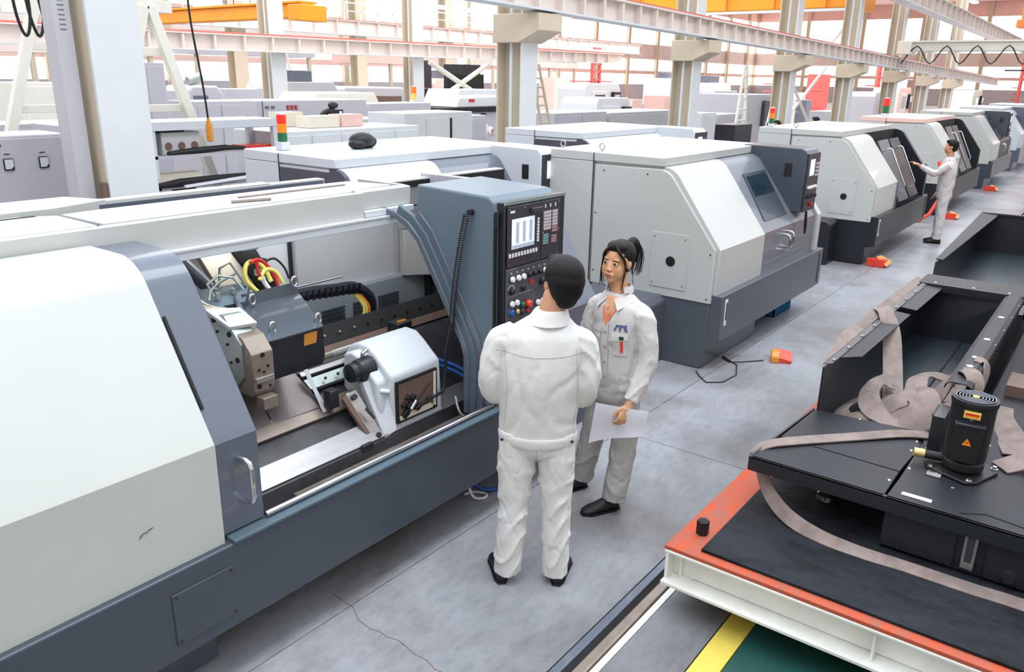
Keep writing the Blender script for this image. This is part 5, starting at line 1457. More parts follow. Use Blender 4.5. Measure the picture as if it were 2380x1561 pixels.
# emblem above the pocket: a bar with three legs
for (a, b, c, d) in (((.062, 1.185), (.118, 1.185), (.114, 1.174), (.066, 1.174)), ((.062, 1.185), (.070, 1.185), (.058, 1.150), (.048, 1.150)),
                     ((.082, 1.178), (.090, 1.178), (.088, 1.148), (.078, 1.148)), ((.102, 1.178), (.112, 1.178), (.122, 1.148), (.110, 1.148))):
    pf('emblem', [a, b, c, d], 'logo', .005, n=4)
co = MB()
for ph in range(28):
    t0 = 2 * PI * ph / 28; t1 = 2 * PI * (ph + 1) / 28
    d0 = S * math.cos(t0) + F * math.sin(t0)
    if d0.dot(F) > .45: continue
    for (ra, za, rb, zb) in ((.085, 1.318, .074, 1.378), (.074, 1.378, .082, 1.340)):
        p = [Vector((.106, 0, 0)) + (S * math.cos(t) * r_ + F * math.sin(t) * r_ * .86) + Zv * z for t, r_, z in ((t0, ra, za), (t1, ra, za), (t1, rb, zb + .012), (t0, rb, zb + .012))]
        co.quad(*p, th=.005)
co.build('collar', 'jacketw', jk)
for sgn in (-1, 1):
    a = Vector((.106, .0, 1.372)) + S * sgn * .072 - F * .01
    b = Vector((.106, 0, 1.315)) + S * sgn * .028 + F * .085
    c = Vector((.106, 0, 1.262)) + S * sgn * .072 + F * .112
    d = Vector((.106, 0, 1.305)) + S * sgn * .118 + F * .03
    MB().quad(a, b, c, d, .004).build('collar_flap', 'jacketw', jk, bevel=.002)
nk = [Vector((.106, 0, 1.36)) + S * .045 + F * .03, Vector((.106, 0, 1.30)) + S * .02 + F * .083, Vector((.106, 0, 1.262)) + F * .106, Vector((.106, 0, 1.30)) - S * .02 + F * .083, Vector((.106, 0, 1.36)) - S * .045 + F * .03]
MB().tube(cm(nk, 5), .002, 6).build('neck_cord', 'brown', wo)
mb = MB()
loft(mb, [((.125, .0, .85), S * .14, F * .10), ((.12, 0, .78), S * .155, F * .118), ((.11, .0, .70), S * .155, F * .11), ((.10, .0, .66), S * .11, F * .08)], n=48, wr=.008, fr=8, seed=2.9)
limb(mb, [(.165, -.035, .78), (.178, -.045, .66), (.186, -.06, .52), (.183, -.072, .42), (.17, -.09, .28), (.15, -.112, .14), (.142, -.12, .075)], [.088, .088, .084, .080, .077, .075, .073],
     n=48, wr=.006, fr=8, seed=1.7, sub=14, fold=.006, ff=20)
limb(mb, [(.065, .035, .78), (.045, .05, .66), (.015, .075, .52), (-.0, .09, .42), (-.025, .11, .28), (-.05, .132, .14), (-.058, .14, .075)], [.086, .086, .082, .078, .075, .072, .070],
     n=48, wr=.006, fr=8, seed=8.8, sub=14, fold=.006, ff=20)
blend(mb, 'trousers', .006, 'trousw', wo, 2)
shoe(wo, (.175, -.085, 0), math.radians(208), .25); shoe(wo, (-.03, .16, 0), math.radians(212), .25)
face_parts(HT, wo, True)
R3 = HT.to_3x3(); mb = MB()
mb.ell(HT @ Vector((0, -.026, .045)), (.078, .090, .078), 24, 16, R3).ell(HT @ Vector((0, -.05, .0)), (.070, .055, .066), 24, 16, R3)
mb.ell(HT @ Vector((0, .020, .085)), (.058, .055, .036), 20, 12, R3)
for s in (-1, 1):
    limb(mb, [HT @ Vector(p) for p in ((s * .008, .060, .100), (s * .040, .064, .066), (s * .064, .046, .030), (s * .071, .030, -.005))], [(.016, .008), (.019, .009), (.013, .008), (.006, .005)], n=14, sub=5)
mb.ell(HT @ Vector((0, -.105, .055)), (.035, .035, .038), 20, 12, R3)
limb(mb, [HT @ Vector(p) for p in ((0, -.10, .085), (0, -.135, .095), (.004, -.165, .06), (.004, -.165, .0), (.0, -.145, -.045))], [.026, .034, .036, .028, .010], n=18, sub=6)
hr = blend(mb, 'hair', .004, 'hairw', wo, 2)
random.seed(9); mb = MB()
for s in (-1, 1):
    for k in range(8):
        e = random.uniform(-.01, .01)
        mb.tube(cm([HT @ Vector(p) for p in ((s * (.066 + e * .3), .042 + e, .03), (s * .073, .036 + e, -.02), (s * (.071 + e * .4), .034 + e * 1.5, -.07), (s * (.064 + e), .03 + e * 2, -.115 - k * .004))], 5), .0016, 5)
for k in range(46):
    a = random.uniform(-.03, .03); b = random.uniform(-.02, .02)
    mb.tube(cm([HT @ Vector(p) for p in ((a * .5, -.12, .10 + b * .3), (a, -.165 + b, .09 + b), (a * 1.5, -.185 + b, .02), (a * 1.9, -.155 + b * 1.5, -.05 - random.random() * .035))], 5), .0015, 4)
for k in range(12):
    a = random.uniform(-.05, .05)
    mb.tube(cm([HT @ Vector(p) for p in ((a, -.085, -.03), (a * 1.2, -.085, -.08), (a * 1.3, -.08 - random.random() * .02, -.125))], 4), .0016, 4)
tag(mb.build('loose_strands', 'hairw', hr), None, None, kind='stuff')

# papers held in her hand
pa = MB(); nx, nz = 12, 8; vs = []
for j in range(nz + 1):
    for i in range(nx + 1):
        u, v = i / nx, j / nz
        x = -.025 + u * .30 + v * .03; z = .560 + v * .165 - (1 - u) * .075 * (1 - v) + (1 - u) ** 2 * .03 * v
        y = -.238 + .02 * math.sin(u * 5.0) * (1 - v * .6) + .015 * math.cos(v * 3)
        vs.append((x, y, z))
k = len(vs); pa.v = vs + [(a, b + .0012, c) for a, b, c in vs]
for j in range(nz):
    for i in range(nx):
        a = j * (nx + 1) + i; pa.f += [(a, a + 1, a + nx + 2, a + nx + 1), (k + a, k + a + nx + 1, k + a + nx + 2, k + a + 1)]
po = pa.build('paper_sheet', 'paper', smooth=True, loc=(3.85, 2.27, 0)); po.rotation_euler = (0, 0, math.atan2(-3.85, 2.27))
tag(po, 'white sheets of paper held low in her hand, lower corner curling', 'paper')


# ---------------------------------------------------------------- simple standing figures further off
def far_person(loc, yaw, label, arm='down', seated=False, skin=None, full=True):
    p = thing('person', label, 'person', loc, yaw)
    mb = MB(); T = frame((0, .02, 1.55), (0, 1, 0))
    head_into(mb, T, False)
    limb(mb, [(0, 0, 1.34), (0, .01, 1.48)], [.055, .052], n=14)
    loft(mb, [((0, 0, .88), X * .13, Y * .09), ((0, 0, 1.3), X * .15, Y * .08), ((0, 0, 1.38), X * .06, Y * .05)], n=20)
    arms = {'down': ([(-.17, 0, 1.28), (-.21, .0, 1.02), (-.19, .06, .80)], [(.17, 0, 1.28), (.21, 0, 1.02), (.19, .06, .80)]),
            'up': ([(-.17, 0, 1.28), (-.20, .20, 1.14), (-.16, .45, 1.26)], [(.17, 0, 1.28), (.22, 0, 1.02), (.19, .10, .80)])}[arm]
    for i, a in enumerate(arms):
        limb(mb, a, [.042, .036, .026], n=12)
        d = Vector(a[2]) - Vector(a[1]); hand(mb, a[2], d, (0, 0, -1) if abs(d.z) < .2 else (0, 1, 0), .95, (.3, .4, .3), side=1 if i else -1)
    for s in (-1, 1): limb(mb, [(s * .09, 0, .86), (s * .10, .0, .45), (s * .11, -.0, .06)], [.07, .045, .033], n=12)
    blend(mb, 'body', .008, skin or skin_m, p, 2)
    mb = MB()
    loft(mb, [((0, 0, .78), X * .175, Y * .12), ((0, 0, 1.0), X * .18, Y * .13), ((0, 0, 1.22), X * .195, Y * .125), ((0, 0, 1.33), X * .15, Y * .09), ((0, 0, 1.40), X * .065, Y * .06)], n=30, wr=.012, fr=7, seed=yaw)
    for a in arms: limb(mb, [a[0], Vector(a[0]).lerp(Vector(a[1]), .5), a[1], Vector(a[1]).lerp(Vector(a[2]), .85)], [.068, .064, .058, .043], n=20, wr=.01, fr=10, seed=2)
    blend(mb, 'jacket', .011, 'jacketw', p, 1)
    mb = MB()
    loft(mb, [((0, 0, .86), X * .16, Y * .11), ((0, 0, .76), X * .17, Y * .12), ((0, 0, .68), X * .12, Y * .08)], n=26)
    for s in (-1, 1): limb(mb, [(s * .085, 0, .78), (s * .095, 0, .5), (s * .10, 0, .3), (s * .105, 0, .07)], [.09, .08, .075, .07], n=22, wr=.012, fr=12, seed=s)
    blend(mb, 'trousers', .011, 'jacketw', p, 1)
    for s in (-1, 1): shoe(p, (s * .105, -.07, 0), PI / 2, .25)
    mb = MB(); R3 = T.to_3x3()
    mb.ell(T @ Vector((0, -.024, .042)), (.081, .094, .082), 18, 12, R3).ell(T @ Vector((0, -.05, -.01)), (.070, .055, .066), 18, 12, R3).ell(T @ Vector((0, .03, .088)), (.056, .05, .03), 14, 8, R3)
    blend(mb, 'hair', .008, 'hair', p, 1)
    return p


fm = far_person((14.75, 2.32, 0), math.radians(12), 'person in off-white work clothes reaching into an open lathe farther down the aisle', arm='up')
for loc, yaw, lab in (((13.0, 13, 0), 1.9, 'dark-haired person in white seen to the shoulders, left of the tall white cabinet'),
                      ((15.9, 13, 0), 2.4, 'dark-haired person whose head shows beside the pale column and white cabinet'),
                      ((18.0, 6.5, 0), 2.6, 'person in white partly hidden by the lit signal light behind the third lathe'),
                      ((18.7, 6.6, 0), 1.2, 'person in white looking down, just right of the lit signal light'),
                      ((21.5, 6.6, 0), .3, 'person in white with back turned, below the white crossed braces')):
    c = dup(fm, loc, lab, rz=yaw)
    c.location.z = -.0
# ================================================================ THE HALL BEHIND
def cabinet(name, label, cat, x0, x1, y0, dep, z1, mat='white3', doors=0, z0=0.0, group=None, side=None, handle=True):
    t = thing(name, label, cat, (x0, y0, z0), 0, group)
    w_ = x1 - x0; h = z1 - z0
    MB().box(0, w_, 0, dep, 0, h).build('body', mat, t, bevel=min(.01, w_ * .02))
    for k in range(doors):
        a = w_ * k / doors + .02; b = w_ * (k + 1) / doors - .02
        d = MB().box(a, b, -.018, 0, .06, h - .06).build('door', mat, t, bevel=.005)
        if handle: MB().box(b - .08, b - .05, -.03, -.018, h * .45, h * .45 + .12).build('handle', 'iron', d)
    return t


# grey electrical cabinet, far left
ec = cabinet('electrical_cabinet', 'tall grey electrical cabinet with two square meters, far left behind the open lathe', 'cabinet', 2.30, 2.92, 6.45, .5, 2.04, 'white3')
d = MB().box(.015, .60, -.02, 0, .05, 2.02).build('door', 'white3', ec, bevel=.004)
for x in (.16, .40):
    MB().box(x - .035, x + .035, -.035, -.02, 1.80, 1.885).build('meter', 'black', ec, bevel=.008)
    MB().prism([(x - .028, 1.81), (x - .028, 1.878), (x + .028, 1.878), (x + .028, 1.83), (x + .01, 1.81)], 'y', -.038, -.034).build('meter_dial', 'white2', ec)
    MB().box(x - .02, x + .02, -.022, -.02, 1.91, 1.917).build('legend', 'iron', ec)
MB().box(.07, .10, -.03, -.02, 1.42, 1.56).build('lock_plate', 'iron', ec)
MB().box(.077, .093, -.034, -.028, 1.44, 1.54).build('lock_lever', 'steel', ec)
MB().box(.03, .13, -.022, -.02, 1.965, 1.985).build('name_strip', 'iron', ec)
MB().box(-.25, -.01, .05, .5, 0, 2.0).build('side_housing', 'pink', ec)
MB().tube([(-.13 + .1 * math.cos(a), -.05, 1.35 + .1 * math.sin(a)) for a in [2 * PI * k / 16 for k in range(16)]], .02, 8, closed=True).build('hose_coil', 'white2', ec, smooth=True)
cabinet('thin_cabinet', 'narrow pale cabinet between the electrical cabinet and the big column', 'cabinet', 3.55, 3.95, 8, .6, 2.0, 'white3')

# the big I-section column in front of everything on the left
def hcol(x, y, wx, dy, label, z1=12, corbel=None, m1='col', m2='colw', conduit=True, group=None):
    t = thing('steel_column', label, 'column', (x, y, 0), 0, group)
    MB().box(-wx / 2, wx / 2, -dy / 2, -dy / 2 + .03, 0, z1).build('flange', m2, t)
    MB().box(-wx / 2, wx / 2, dy / 2 - .03, dy / 2, 0, z1).build('flange', m1, t)
    MB().box(-.015, .015, -dy / 2 + .03, dy / 2 - .03, 0, z1).build('web', m1, t)
    MB().box(-wx / 2 - .05, wx / 2 + .05, -dy / 2 - .05, dy / 2 + .05, 0, .03).build('foot_plate', m1, t)
    if conduit: MB().tube([(-wx / 2 + .06, 0, 0), (-wx / 2 + .06, 0, z1)], .03, 8).build('conduit', 'colw', t, smooth=True)
    if corbel:
        MB().prism([(-dy / 2 - .38, corbel), (-dy / 2 - .38, corbel - .25), (-dy / 2, corbel - .42), (dy / 2, corbel - .42), (dy / 2, corbel)], 'x', -wx / 2 - .1, wx / 2 + .1).build('corbel', m1, t, bevel=.01)
    return t


bc = hcol(2.96, 5.92, .36, .55, 'big pale I-section column at the left, nearest of all columns', m1='white3', m2='colw')
MB().box(-.17, -.155, -.24, .24, 0, 12).build('cover_strip', 'col', bc)
MB().box(-.34, -.22, -.15, .0, 0, 12).build('cable_duct', 'white3', bc, bevel=.004)
for k in range(10): MB().box(-.30, -.26, -.153, -.15, 2.75 + k * .03, 2.756 + k * .03).build('stencil_mark', 'mid', bc)
MB().box(-.215, -.185, -.26, -.2, 0, 1.75).build('batten', 'brown', bc)
MB().cyl((-.2, -.26, 1.50), (-.2, -.29, 1.50), .022, n=14).build('red_button', 'red', bc)
MB().box(-.225, -.175, -.28, -.24, 1.38, 1.46).build('switch_box', 'carton', bc)


def aframe(x, y, z1, half, label, bars, w_=.12):
    t = thing('gantry_frame', label, 'frame', (x, y, 0))
    for s in (-1, 1):
        MB().quad((s * half - w_ / 2, 0, 0), (s * half + w_ / 2, 0, 0), (s * .04 + w_ / 2, 0, z1), (s * .04 - w_ / 2, 0, z1), .10).build('leg', 'frame', t, bevel=.006)
    for zb in bars:
        q = half * (1 - zb / z1) + .04
        MB().box(-q, q, -.01, .08, zb - .045, zb + .045).build('crossbar', 'frame', t, bevel=.005)
    MB().box(-.35, .35, -.03, .12, z1 - .06, z1 + .08).build('head_plate', 'frame', t, bevel=.006)
    MB().tube(cm([(-.08, .04, z1 - .3), (-.05, .04, z1 - .13), (.05, .04, z1 - .13), (.08, .04, z1 - .3)], 5), .03, 8).build('gusset', 'frame', t, smooth=True)
    return t


aframe(4.62, 10.45, 3.35, 1.15, 'ivory A-shaped gantry leg at the far left, half hidden by the big column', (2.05, 2.76))
aframe(5.62, 9.95, 3.25, 1.03, 'ivory A-shaped gantry leg just right of the big column', (2.05, 2.73))
tag(MB().tube(cm([(4.02, 6.4, 3.6), (4.0, 6.4, 3.0), (4.06, 6.4, 2.4), (4.08, 6.4, 2.1)], 5), .009, 6).build('hanging_cable', 'black', smooth=True), 'thin black cable hanging beside the right ivory gantry leg', 'cable')
tag(MB().rev([(.001, 0), (.03, .01), (.03, .14), (.012, .2)], (4.08, 6.4, 1.92), 'z', 10).build('pendant_switch', 'amber'), 'tan pendant switch at the end of the hanging black cable', 'switch')
ft_ = thing('festoon_cable', 'black looped cables sagging behind the left ivory gantry leg', 'cable', (3.1, 7.2, 2.7))
for k in range(3):
    MB().tube(cm([(-.12 + k * .09, 0, .55), (-.10 + k * .1, 0, .2), (-.05 + k * .1, 0, .05), (.0 + k * .1, 0, .2), (.0 + k * .09, 0, .5)], 5), .012, 6).build('loop', 'black', ft_, smooth=True)

# white rack with shelves
rk = thing('shelf_rack', 'white steel rack with two loaded shelves behind the open lathe', 'rack', (4.95, 9.0, 0))
for x in (0, 1.72):
    for y in (0, .55): MB().box(x, x + .09, y, y + .07, 0, 1.94).build('post', 'white2', rk)
MB().box(0, 1.81, -.01, .63, 1.84, 1.94).build('top_board', 'white2', rk, bevel=.005)
for z in (.95, 1.16, 1.52): MB().box(.05, 1.78, 0, .6, z, z + .035).build('shelf', 'white3', rk)
MB().box(.0, .02, 0, .6, .1, 1.9).build('side_panel', 'white3', rk)


def small(name, label, cat, m_, loc, mb, group=None, smooth=False):
    return tag(mb.build(name, m_, smooth=smooth, loc=loc), label, cat, group)


def spool_box(loc, label):
    t = thing('valve_box', label, 'box', loc)
    MB().box(0, .5, 0, .2, 0, .26).build('body', 'white', t, bevel=.01)
    for k in range(3): MB().cyl((.08 + k * .17, -.01, .1), (.08 + k * .17, .002, .1), .045, n=14).build('port', 'brown', t)
    MB().box(-.02, .3, .0, .2, .26, .32).build('lid', 'void', t)


spool_box((5.15, 9.08, 1.555), 'cream box with three round brown ports on the top rack shelf')
small('tool_bundle', 'black tools lying along the top rack shelf', 'tools', 'black', (5.2, 9.05, 1.57), MB().tube([(0, 0, 0), (.35, 0, .02), (.8, .05, .03), (1.1, .05, .01)], [.03, .04, .035, .015], 8), smooth=True)
small('red_tray', 'red tray at the right end of the top rack shelf', 'tray', 'redor', (6.3, 9.1, 1.555), MB().box(0, .4, 0, .3, 0, .05))
small('tool_bundle', 'black bag and tools lying along the middle rack shelf', 'tools', 'void', (4.95, 8.95, 1.20), MB().tube([(-.05, 0, .02), (.3, 0, .04), (.8, 0, .05), (1.5, .05, .06)], [.025, .05, .045, .02], 8), smooth=True)
small('long_strip', 'long white strip leaning on the middle rack shelf', 'strip', 'labelw', (5.3, 8.9, 1.2), MB().obox((.6, 0, .03), (1.25, .05, .03), (1, 0, .05)))
small('carton', 'pale carton on the middle rack shelf', 'box', 'carton', (5.1, 9.2, 1.2), MB().box(0, .6, 0, .25, 0, .12))
small('motor', 'dark round motor on the bottom rack shelf', 'motor', 'black', (5.35, 9.2, .985), MB().cyl((0, 0, .12), (.2, 0, .1), .12, .1, 14), smooth=True)
random.seed(21)
for k, (c_, m_) in enumerate((('black glove', 'black'), ('tan rag', 'carton'), ('grey sleeve', 'white3'), ('pinkish motor part', 'pink'), ('black wrench', 'iron'), ('beige cup', 'carton'), ('dark gearbox', 'brown'))):
    small('bench_item', c_ + ' on the bottom rack shelf, place %s from the left' % ('first', 'second', 'third', 'fourth', 'fifth', 'sixth', 'seventh')[k], 'item', m_,
          (5.25 + k * .19, 8.98 + random.random() * .1, .985), MB().ell((0, 0, .045), (.09, .06, .05), 10, 6).box(-.03, .05, -.02, .02, .03, .12 if k % 2 else .07))
pb = thing('plastic_box', 'small translucent white box on a thin stand behind the hood of the open lathe', 'box', (3.35, 5.6, 0))
MB().prism([(0, 1.42), (.02, 1.56), (.08, 1.60), (.24, 1.60), (.30, 1.48), (.30, 1.42)], 'y', 0, .2).build('lid', 'colw', pb, bevel=.01)
MB().box(.02, .28, .02, .18, 1.36, 1.42).build('base', 'white2', pb)
MB().cyl((.15, .1, 0), (.15, .1, 1.36), .02, n=8).build('stand', 'mid', pb)

# blocks, cabinets and machines behind
cabinet('control_cabinet', 'lilac-grey tall cabinet behind the right ivory gantry leg', 'cabinet', 7.8, 8.15, 14, .6, 2.64, 'white3', 1)
cabinet('machine_housing', 'beige machine housing behind the ivory gantry legs', 'machine', 5.8, 7.75, 14.2, 1.2, 2.29, 'frame', 2)
cabinet('machine_housing', 'grey box-shaped housing under the beige one, behind the big column', 'machine', 3.0, 5.9, 11.0, .8, 1.85, 'white3', 3)
cabinet('machine_housing', 'pale low housing beneath the right ivory gantry leg', 'machine', 4.9, 5.5, 10.85, .5, 1.62, 'white3', 0)
t = thing('boring_machine', 'rounded grey machine head beyond the right ivory gantry leg', 'machine', (9.8, 16, 0))
MB().prism([(0, 0), (0, 2.1), (.1, 2.22), (.7, 2.22), (.85, 2.05), (.85, 0)], 'y', 0, 1).build('body', 'white3', t, bevel=.04)
MB().cyl((.2, .3, 2.3), (.5, .3, 2.4), .1, n=12).build('motor', 'steel2', t, smooth=True)
MB().box(.1, .45, -.01, .0, 1.95, 2.02).build('lettering', 'mid', t)
cabinet('machine_housing', 'greenish grey box machine right of the rounded grey machine head', 'machine', 12.0, 12.95, 18, 1, 2.11, 'white3')
cabinet('machine_housing', 'pale lilac block behind the rack, with a light seam', 'machine', 7.46, 8.33, 12, .8, 2.05, 'white3', 2, handle=False)
lm = cabinet('long_machine', 'long white-grey machine enclosure with small red characters on its left end', 'machine', 10.0, 12.95, 14, 1.2, 1.97, 'white3')
for k, (a, b) in enumerate(((.22, .3), (.36, .44))): MB().box(a, b, -.02, -.001, 1.82, 1.87).build('character', 'mid', lm)
mb = MB()
for k in range(3):
    x = .74 + k * .1
    mb.box(x, x + .08, -.02, -.001, 1.865, 1.875).box(x, x + .08, -.02, -.001, 1.80, 1.81).box(x, x + .01, -.02, -.001, 1.80, 1.875).box(x + .03, x + .04, -.02, -.001, 1.78, 1.86).box(x + .02, x + .08, -.02, -.001, 1.835, 1.842)
mb.build('red_characters', 'redc', lm)
MB().box(.15, .16, -.012, -.001, .3, 1.97).build('seam', 'iron', lm)
small('carton', 'cream carton with a black knob on top, on the low cabinets', 'box', 'carton', (7.42, 9.8, 1.765), MB().box(0, .38, 0, .3, 0, .2))
small('carton', 'tan tube-shaped carton below the cream one', 'box', 'carton', (7.55, 9.35, 1.765), MB().box(0, .55, 0, .3, 0, .16))
small('carton', 'pinkish white printed carton right of the tan one', 'box', 'pink', (8.15, 9.35, 1.765), MB().box(0, .42, 0, .3, 0, .17))
lc = cabinet('low_cabinet_row', 'row of low white cabinets with five doors, behind the second-row lathe', 'cabinet', 6.75, 9.4, 9.0, 1.0, 1.76, 'colw', 5, handle=False)
cabinet('step_cabinet', 'long pale bench behind the low white cabinets', 'cabinet', 9.95, 12.2, 12, .8, 1.68, 'white3', 0)
tcb = cabinet('tall_cabinet', 'tall white cabinet with a narrow open door, left of the central column', 'cabinet', 10.1, 11.9, 10, .9, 1.88, 'colw', 0)
MB().box(.55, 1.15, -.02, 0, .1, 1.78).build('door', 'colw', tcb, bevel=.004)
MB().box(1.16, 1.2, -.03, 0, .1, 1.78).build('door_edge', 'iron', tcb)
MB().box(.60, .62, -.03, -.02, 1.1, 1.3).build('handle', 'steel', tcb)
cabinet('side_cabinet', 'lilac-white cabinet between the tall white one and the central column', 'cabinet', 12.6, 13.8, 11.2, 1, 1.72, 'white3', 1, handle=False)
cabinet('small_cabinet', 'small beige switch cabinet against the central column', 'cabinet', 10.15, 10.45, 7.3, .3, 1.62, 'carton', 1, z0=.9)
# monitor arm
t = thing('console_arm', 'black curved control console on an arm behind the low cabinets', 'console', (10.05, 12.1, 1.45))
MB().tube(cm([(-.05, 0, -.1), (0, 0, .25), (.1, 0, .38), (.3, 0, .4)], 5), .05, 8).build('arm', 'black', t, smooth=True)
MB().box(.2, .50, -.05, .1, .28, .42).build('console', 'black', t, bevel=.01)
MB().ell((.3, 0, .5), (.12, .06, .07)).build('hand_wheel', 'iron', t, smooth=True)
MB().box(.40, .46, -.058, -.05, .33, .39).build('label', 'labelw', t)
# far machining centre, dark glass
t = thing('machining_centre', 'far grey machining centre with rounded dark glass front', 'machine', (19.3, 22, 0))
MB().prism([(0, 0), (0, 2.0), (.1, 2.1), (2.9, 2.08), (3.1, 1.9), (3.2, 0)], 'y', 0, 2).build('body', 'white3', t, bevel=.05)
MB().box(2.95, 4.6, .1, 2, 0, 2.05).build('dark_end', 'dark', t, bevel=.04)
MB().ell((3.3, 0, 1.75), (.35, .12, .3)).build('window', 'glass', t, smooth=True)
cabinet('machine_housing', 'lilac-white box in front of the far dark-glass machine', 'machine', 13.3, 15.4, 14.3, .9, 1.86, 'white3')
t = thing('white_machine', 'white machine with dark top and small red badge, left of the central column', 'machine', (16.6, 15, 0))
MB().box(0, 3.4, 0, 1.4, 0, 1.55).build('body', 'white3', t, bevel=.02)
MB().box(-.2, 3.4, -.1, 1.4, 1.55, 1.68).build('dark_top', 'void', t)
MB().prism([(.6, 1.68), (.7, 1.95), (3.2, 1.98), (3.4, 1.85), (3.4, 1.68)], 'y', 0, 1.3).build('hood', 'colw', t, bevel=.03)
MB().box(1.1, 1.35, -.01, .0, 1.82, 1.9).build('badge', 'redc', t)
signal_tower((15.1, 14.6, 1.87), 'small orange and yellow signal light left of the white machine with dark top', h=.32, r=.07, parts=('lamber', 'label_y'))
t = cabinet('partition', 'tall black partition standing behind the pale column by the low cabinets', 'panel', 26.25, 27.0, 25, .4, 3.13, 'dark', 1)
t = cabinet('dark_cabinet', 'black tall cabinet seen through the bracing left of the central column', 'cabinet', 25.0, 26.1, 21.5, 1, 2.95, 'dark')

# behind the central column to the right
cabinet('wrapped_machine', 'lilac-white wrapped machine right of the central column', 'machine', 14.2, 16.3, 9.7, 1.2, 1.80, 'white3', 2, handle=False)
cabinet('wrapped_machine', 'second lilac-white wrapped machine, with a draped cover edge', 'machine', 16.4, 19.9, 9.7, 1.2, 1.76, 'white3', 1, handle=False)
cabinet('pale_cabinet', 'white cabinet with a tan side right of the tan column', 'cabinet', 19.9, 20.8, 9, .8, 1.70, 'colw', 1)
cabinet('pale_cabinet', 'pale cabinet beside the tan-sided white one', 'cabinet', 21.0, 22.5, 9.0, .8, 1.64, 'white3', 1)
cabinet('tall_machine', 'tall white machine with a dark open doorway behind the lit signal light', 'machine', 26.5, 29.5, 10.5, 2, 2.08, 'white3')
t = cabinet('doorway', 'dark doorway in the tall white machine behind the signal light', 'door', 28.0, 28.9, 10.37, .1, 1.88, 'glass2', z0=1.0)
cabinet('dark_toolbox', 'dark toolbox with small lights left of the lathe with two door leaves', 'box', 18.0, 19.0, 7.3, .5, 1.55, 'dark')
cabinet('machine_housing', 'pinkish tall cabinet far behind, right of the central column', 'machine', 36.5, 37.9, 25, 1, 2.53, 'pink')
cabinet('machine_housing', 'low pale cabinet right of the tan column row, below the braces', 'machine', 31.0, 33.0, 9, .8, 1.5, 'white3')
cabinet('machine_housing', 'white hump of a covered machine beyond the crossed braces', 'machine', 36, 38.5, 13, 1.5, 1.9, 'colw')
for k in range(6):
    x = 27 + k * 5.5
    cabinet('storage_cabinet', ('lilac cabinet', 'pale crate', 'white cabinet', 'grey locker', 'pink crate', 'cream cabinet')[k] + ' far off below the runway beam, %s from the left of six' % ('first', 'second', 'third', 'fourth', 'fifth', 'sixth')[k], 'cabinet',
            x, x + 1.8, 15.5 + (k % 3), 1, 1.6 + .25 * (k % 2), ('white3', 'pink', 'colw', 'white3', 'pink', 'frame')[k], 1)

# ---- columns and crane runways
for k, x in enumerate((10.75, 16.9, 23.1, 28.9, 35.0, 41.0, 47.0)):
    hcol(x, 8.1, .42, .5, ('central tan column with a bracket, right of the tall white cabinet', 'second tan column of the row, behind the white and grey lathe',
         'third tan column, beside the crossed white braces', 'fourth tan column, right of the crossed braces', 'fifth tan column of the aisle row',
         'sixth tan column of the aisle row', 'last tan column of the aisle row')[k], corbel=3.42 - .019 * (x - 11.4))


def runway(name, label, x0, x1, y, zf, dep, w_, bay=.62, rail='rail', m1='beam'):
    """zf(x) is the underside height"""
    t = thing(name, label, 'crane runway', (x0, y, 0))

    def B(nm, ya, yb, da, db, mt):
        mb = MB(); v = []
        for x in (x0, x1):
            for yy, dz in ((ya, da), (yb, da), (yb, db), (ya, db)): v.append((x - x0, yy, zf(x) + dz))
        mb.add(v, [(0, 1, 2, 3), (7, 6, 5, 4), (0, 4, 5, 1), (1, 5, 6, 2), (2, 6, 7, 3), (3, 7, 4, 0)]); return mb.build(nm, mt, t)
    B('bottom_flange', -w_ / 2, w_ / 2, 0, .03, 'colw'); B('top_flange', -w_ / 2, w_ / 2, dep - .03, dep, m1); B('web', -.02, .02, .03, dep - .03, m1)
    B('rail', -.05, .05, dep, dep + .05, rail)
    n = int((x1 - x0) / bay)
    for k in range(n):
        x = k * bay
        z = zf(x + x0)
        MB().box(x, x + .06, -w_ / 2 + .02, -.02, z + .03, z + dep - .03).build('stiffener', m1, t)
    return t


runway('crane_runway', 'near crane runway beam carried by the tan columns, upper middle to right', 3, 60, 7.6, lambda x: 3.45 - .019 * (x - 11.4), .37, .3)
runway('crane_runway', 'pale pink crane runway crossing the upper left behind the gantry legs', 2, 34, 19.6, lambda x: 3.03 + .0065 * (x - 12), .42, .34, bay=.9)
runway('crane_runway', 'highest far runway with orange hoist parts, upper left', 2, 60, 33, lambda x: 4.4, .7, .4, bay=1.4)
runway('crane_runway', 'upper runway in the top right corner above the tan columns', 18, 70, 7.4, lambda x: 5.35 - .012 * (x - 20), .6, .5, bay=1.2)
for k, x in enumerate((9.2, 15.0, 20.7, 26.5)):
    hcol(x, 20, .5, .5, 'pale column of the second row, %s' % ('first, left of the big column', 'right of the rounded machine head', 'right of the low cabinets, by the black panel', 'behind the bracing')[k], m1='col', m2='colw')
for k, x in enumerate((16, 23.5, 31, 38, 46)):
    hcol(x, 34, .7, .6, 'far cream column of the third row, %s from the left' % ('first', 'second', 'third', 'fourth', 'fifth')[k], m1='col', m2='col', conduit=False)
# mezzanine rail posts on the far runway
mz = thing('guard_railing', 'long guard railing on the far upper runway', 'railing', (8, 32.6, 5.1))
for k in range(40): MB().box(k * 1.1, k * 1.1 + .06, 0, .06, 0, .8).build('post', 'frame', mz)
MB().box(0, 44, 0, .06, .78, .84).build('hand_rail', 'frame', mz); MB().box(0, 44, 0, .04, .4, .44).build('mid_rail', 'frame', mz)


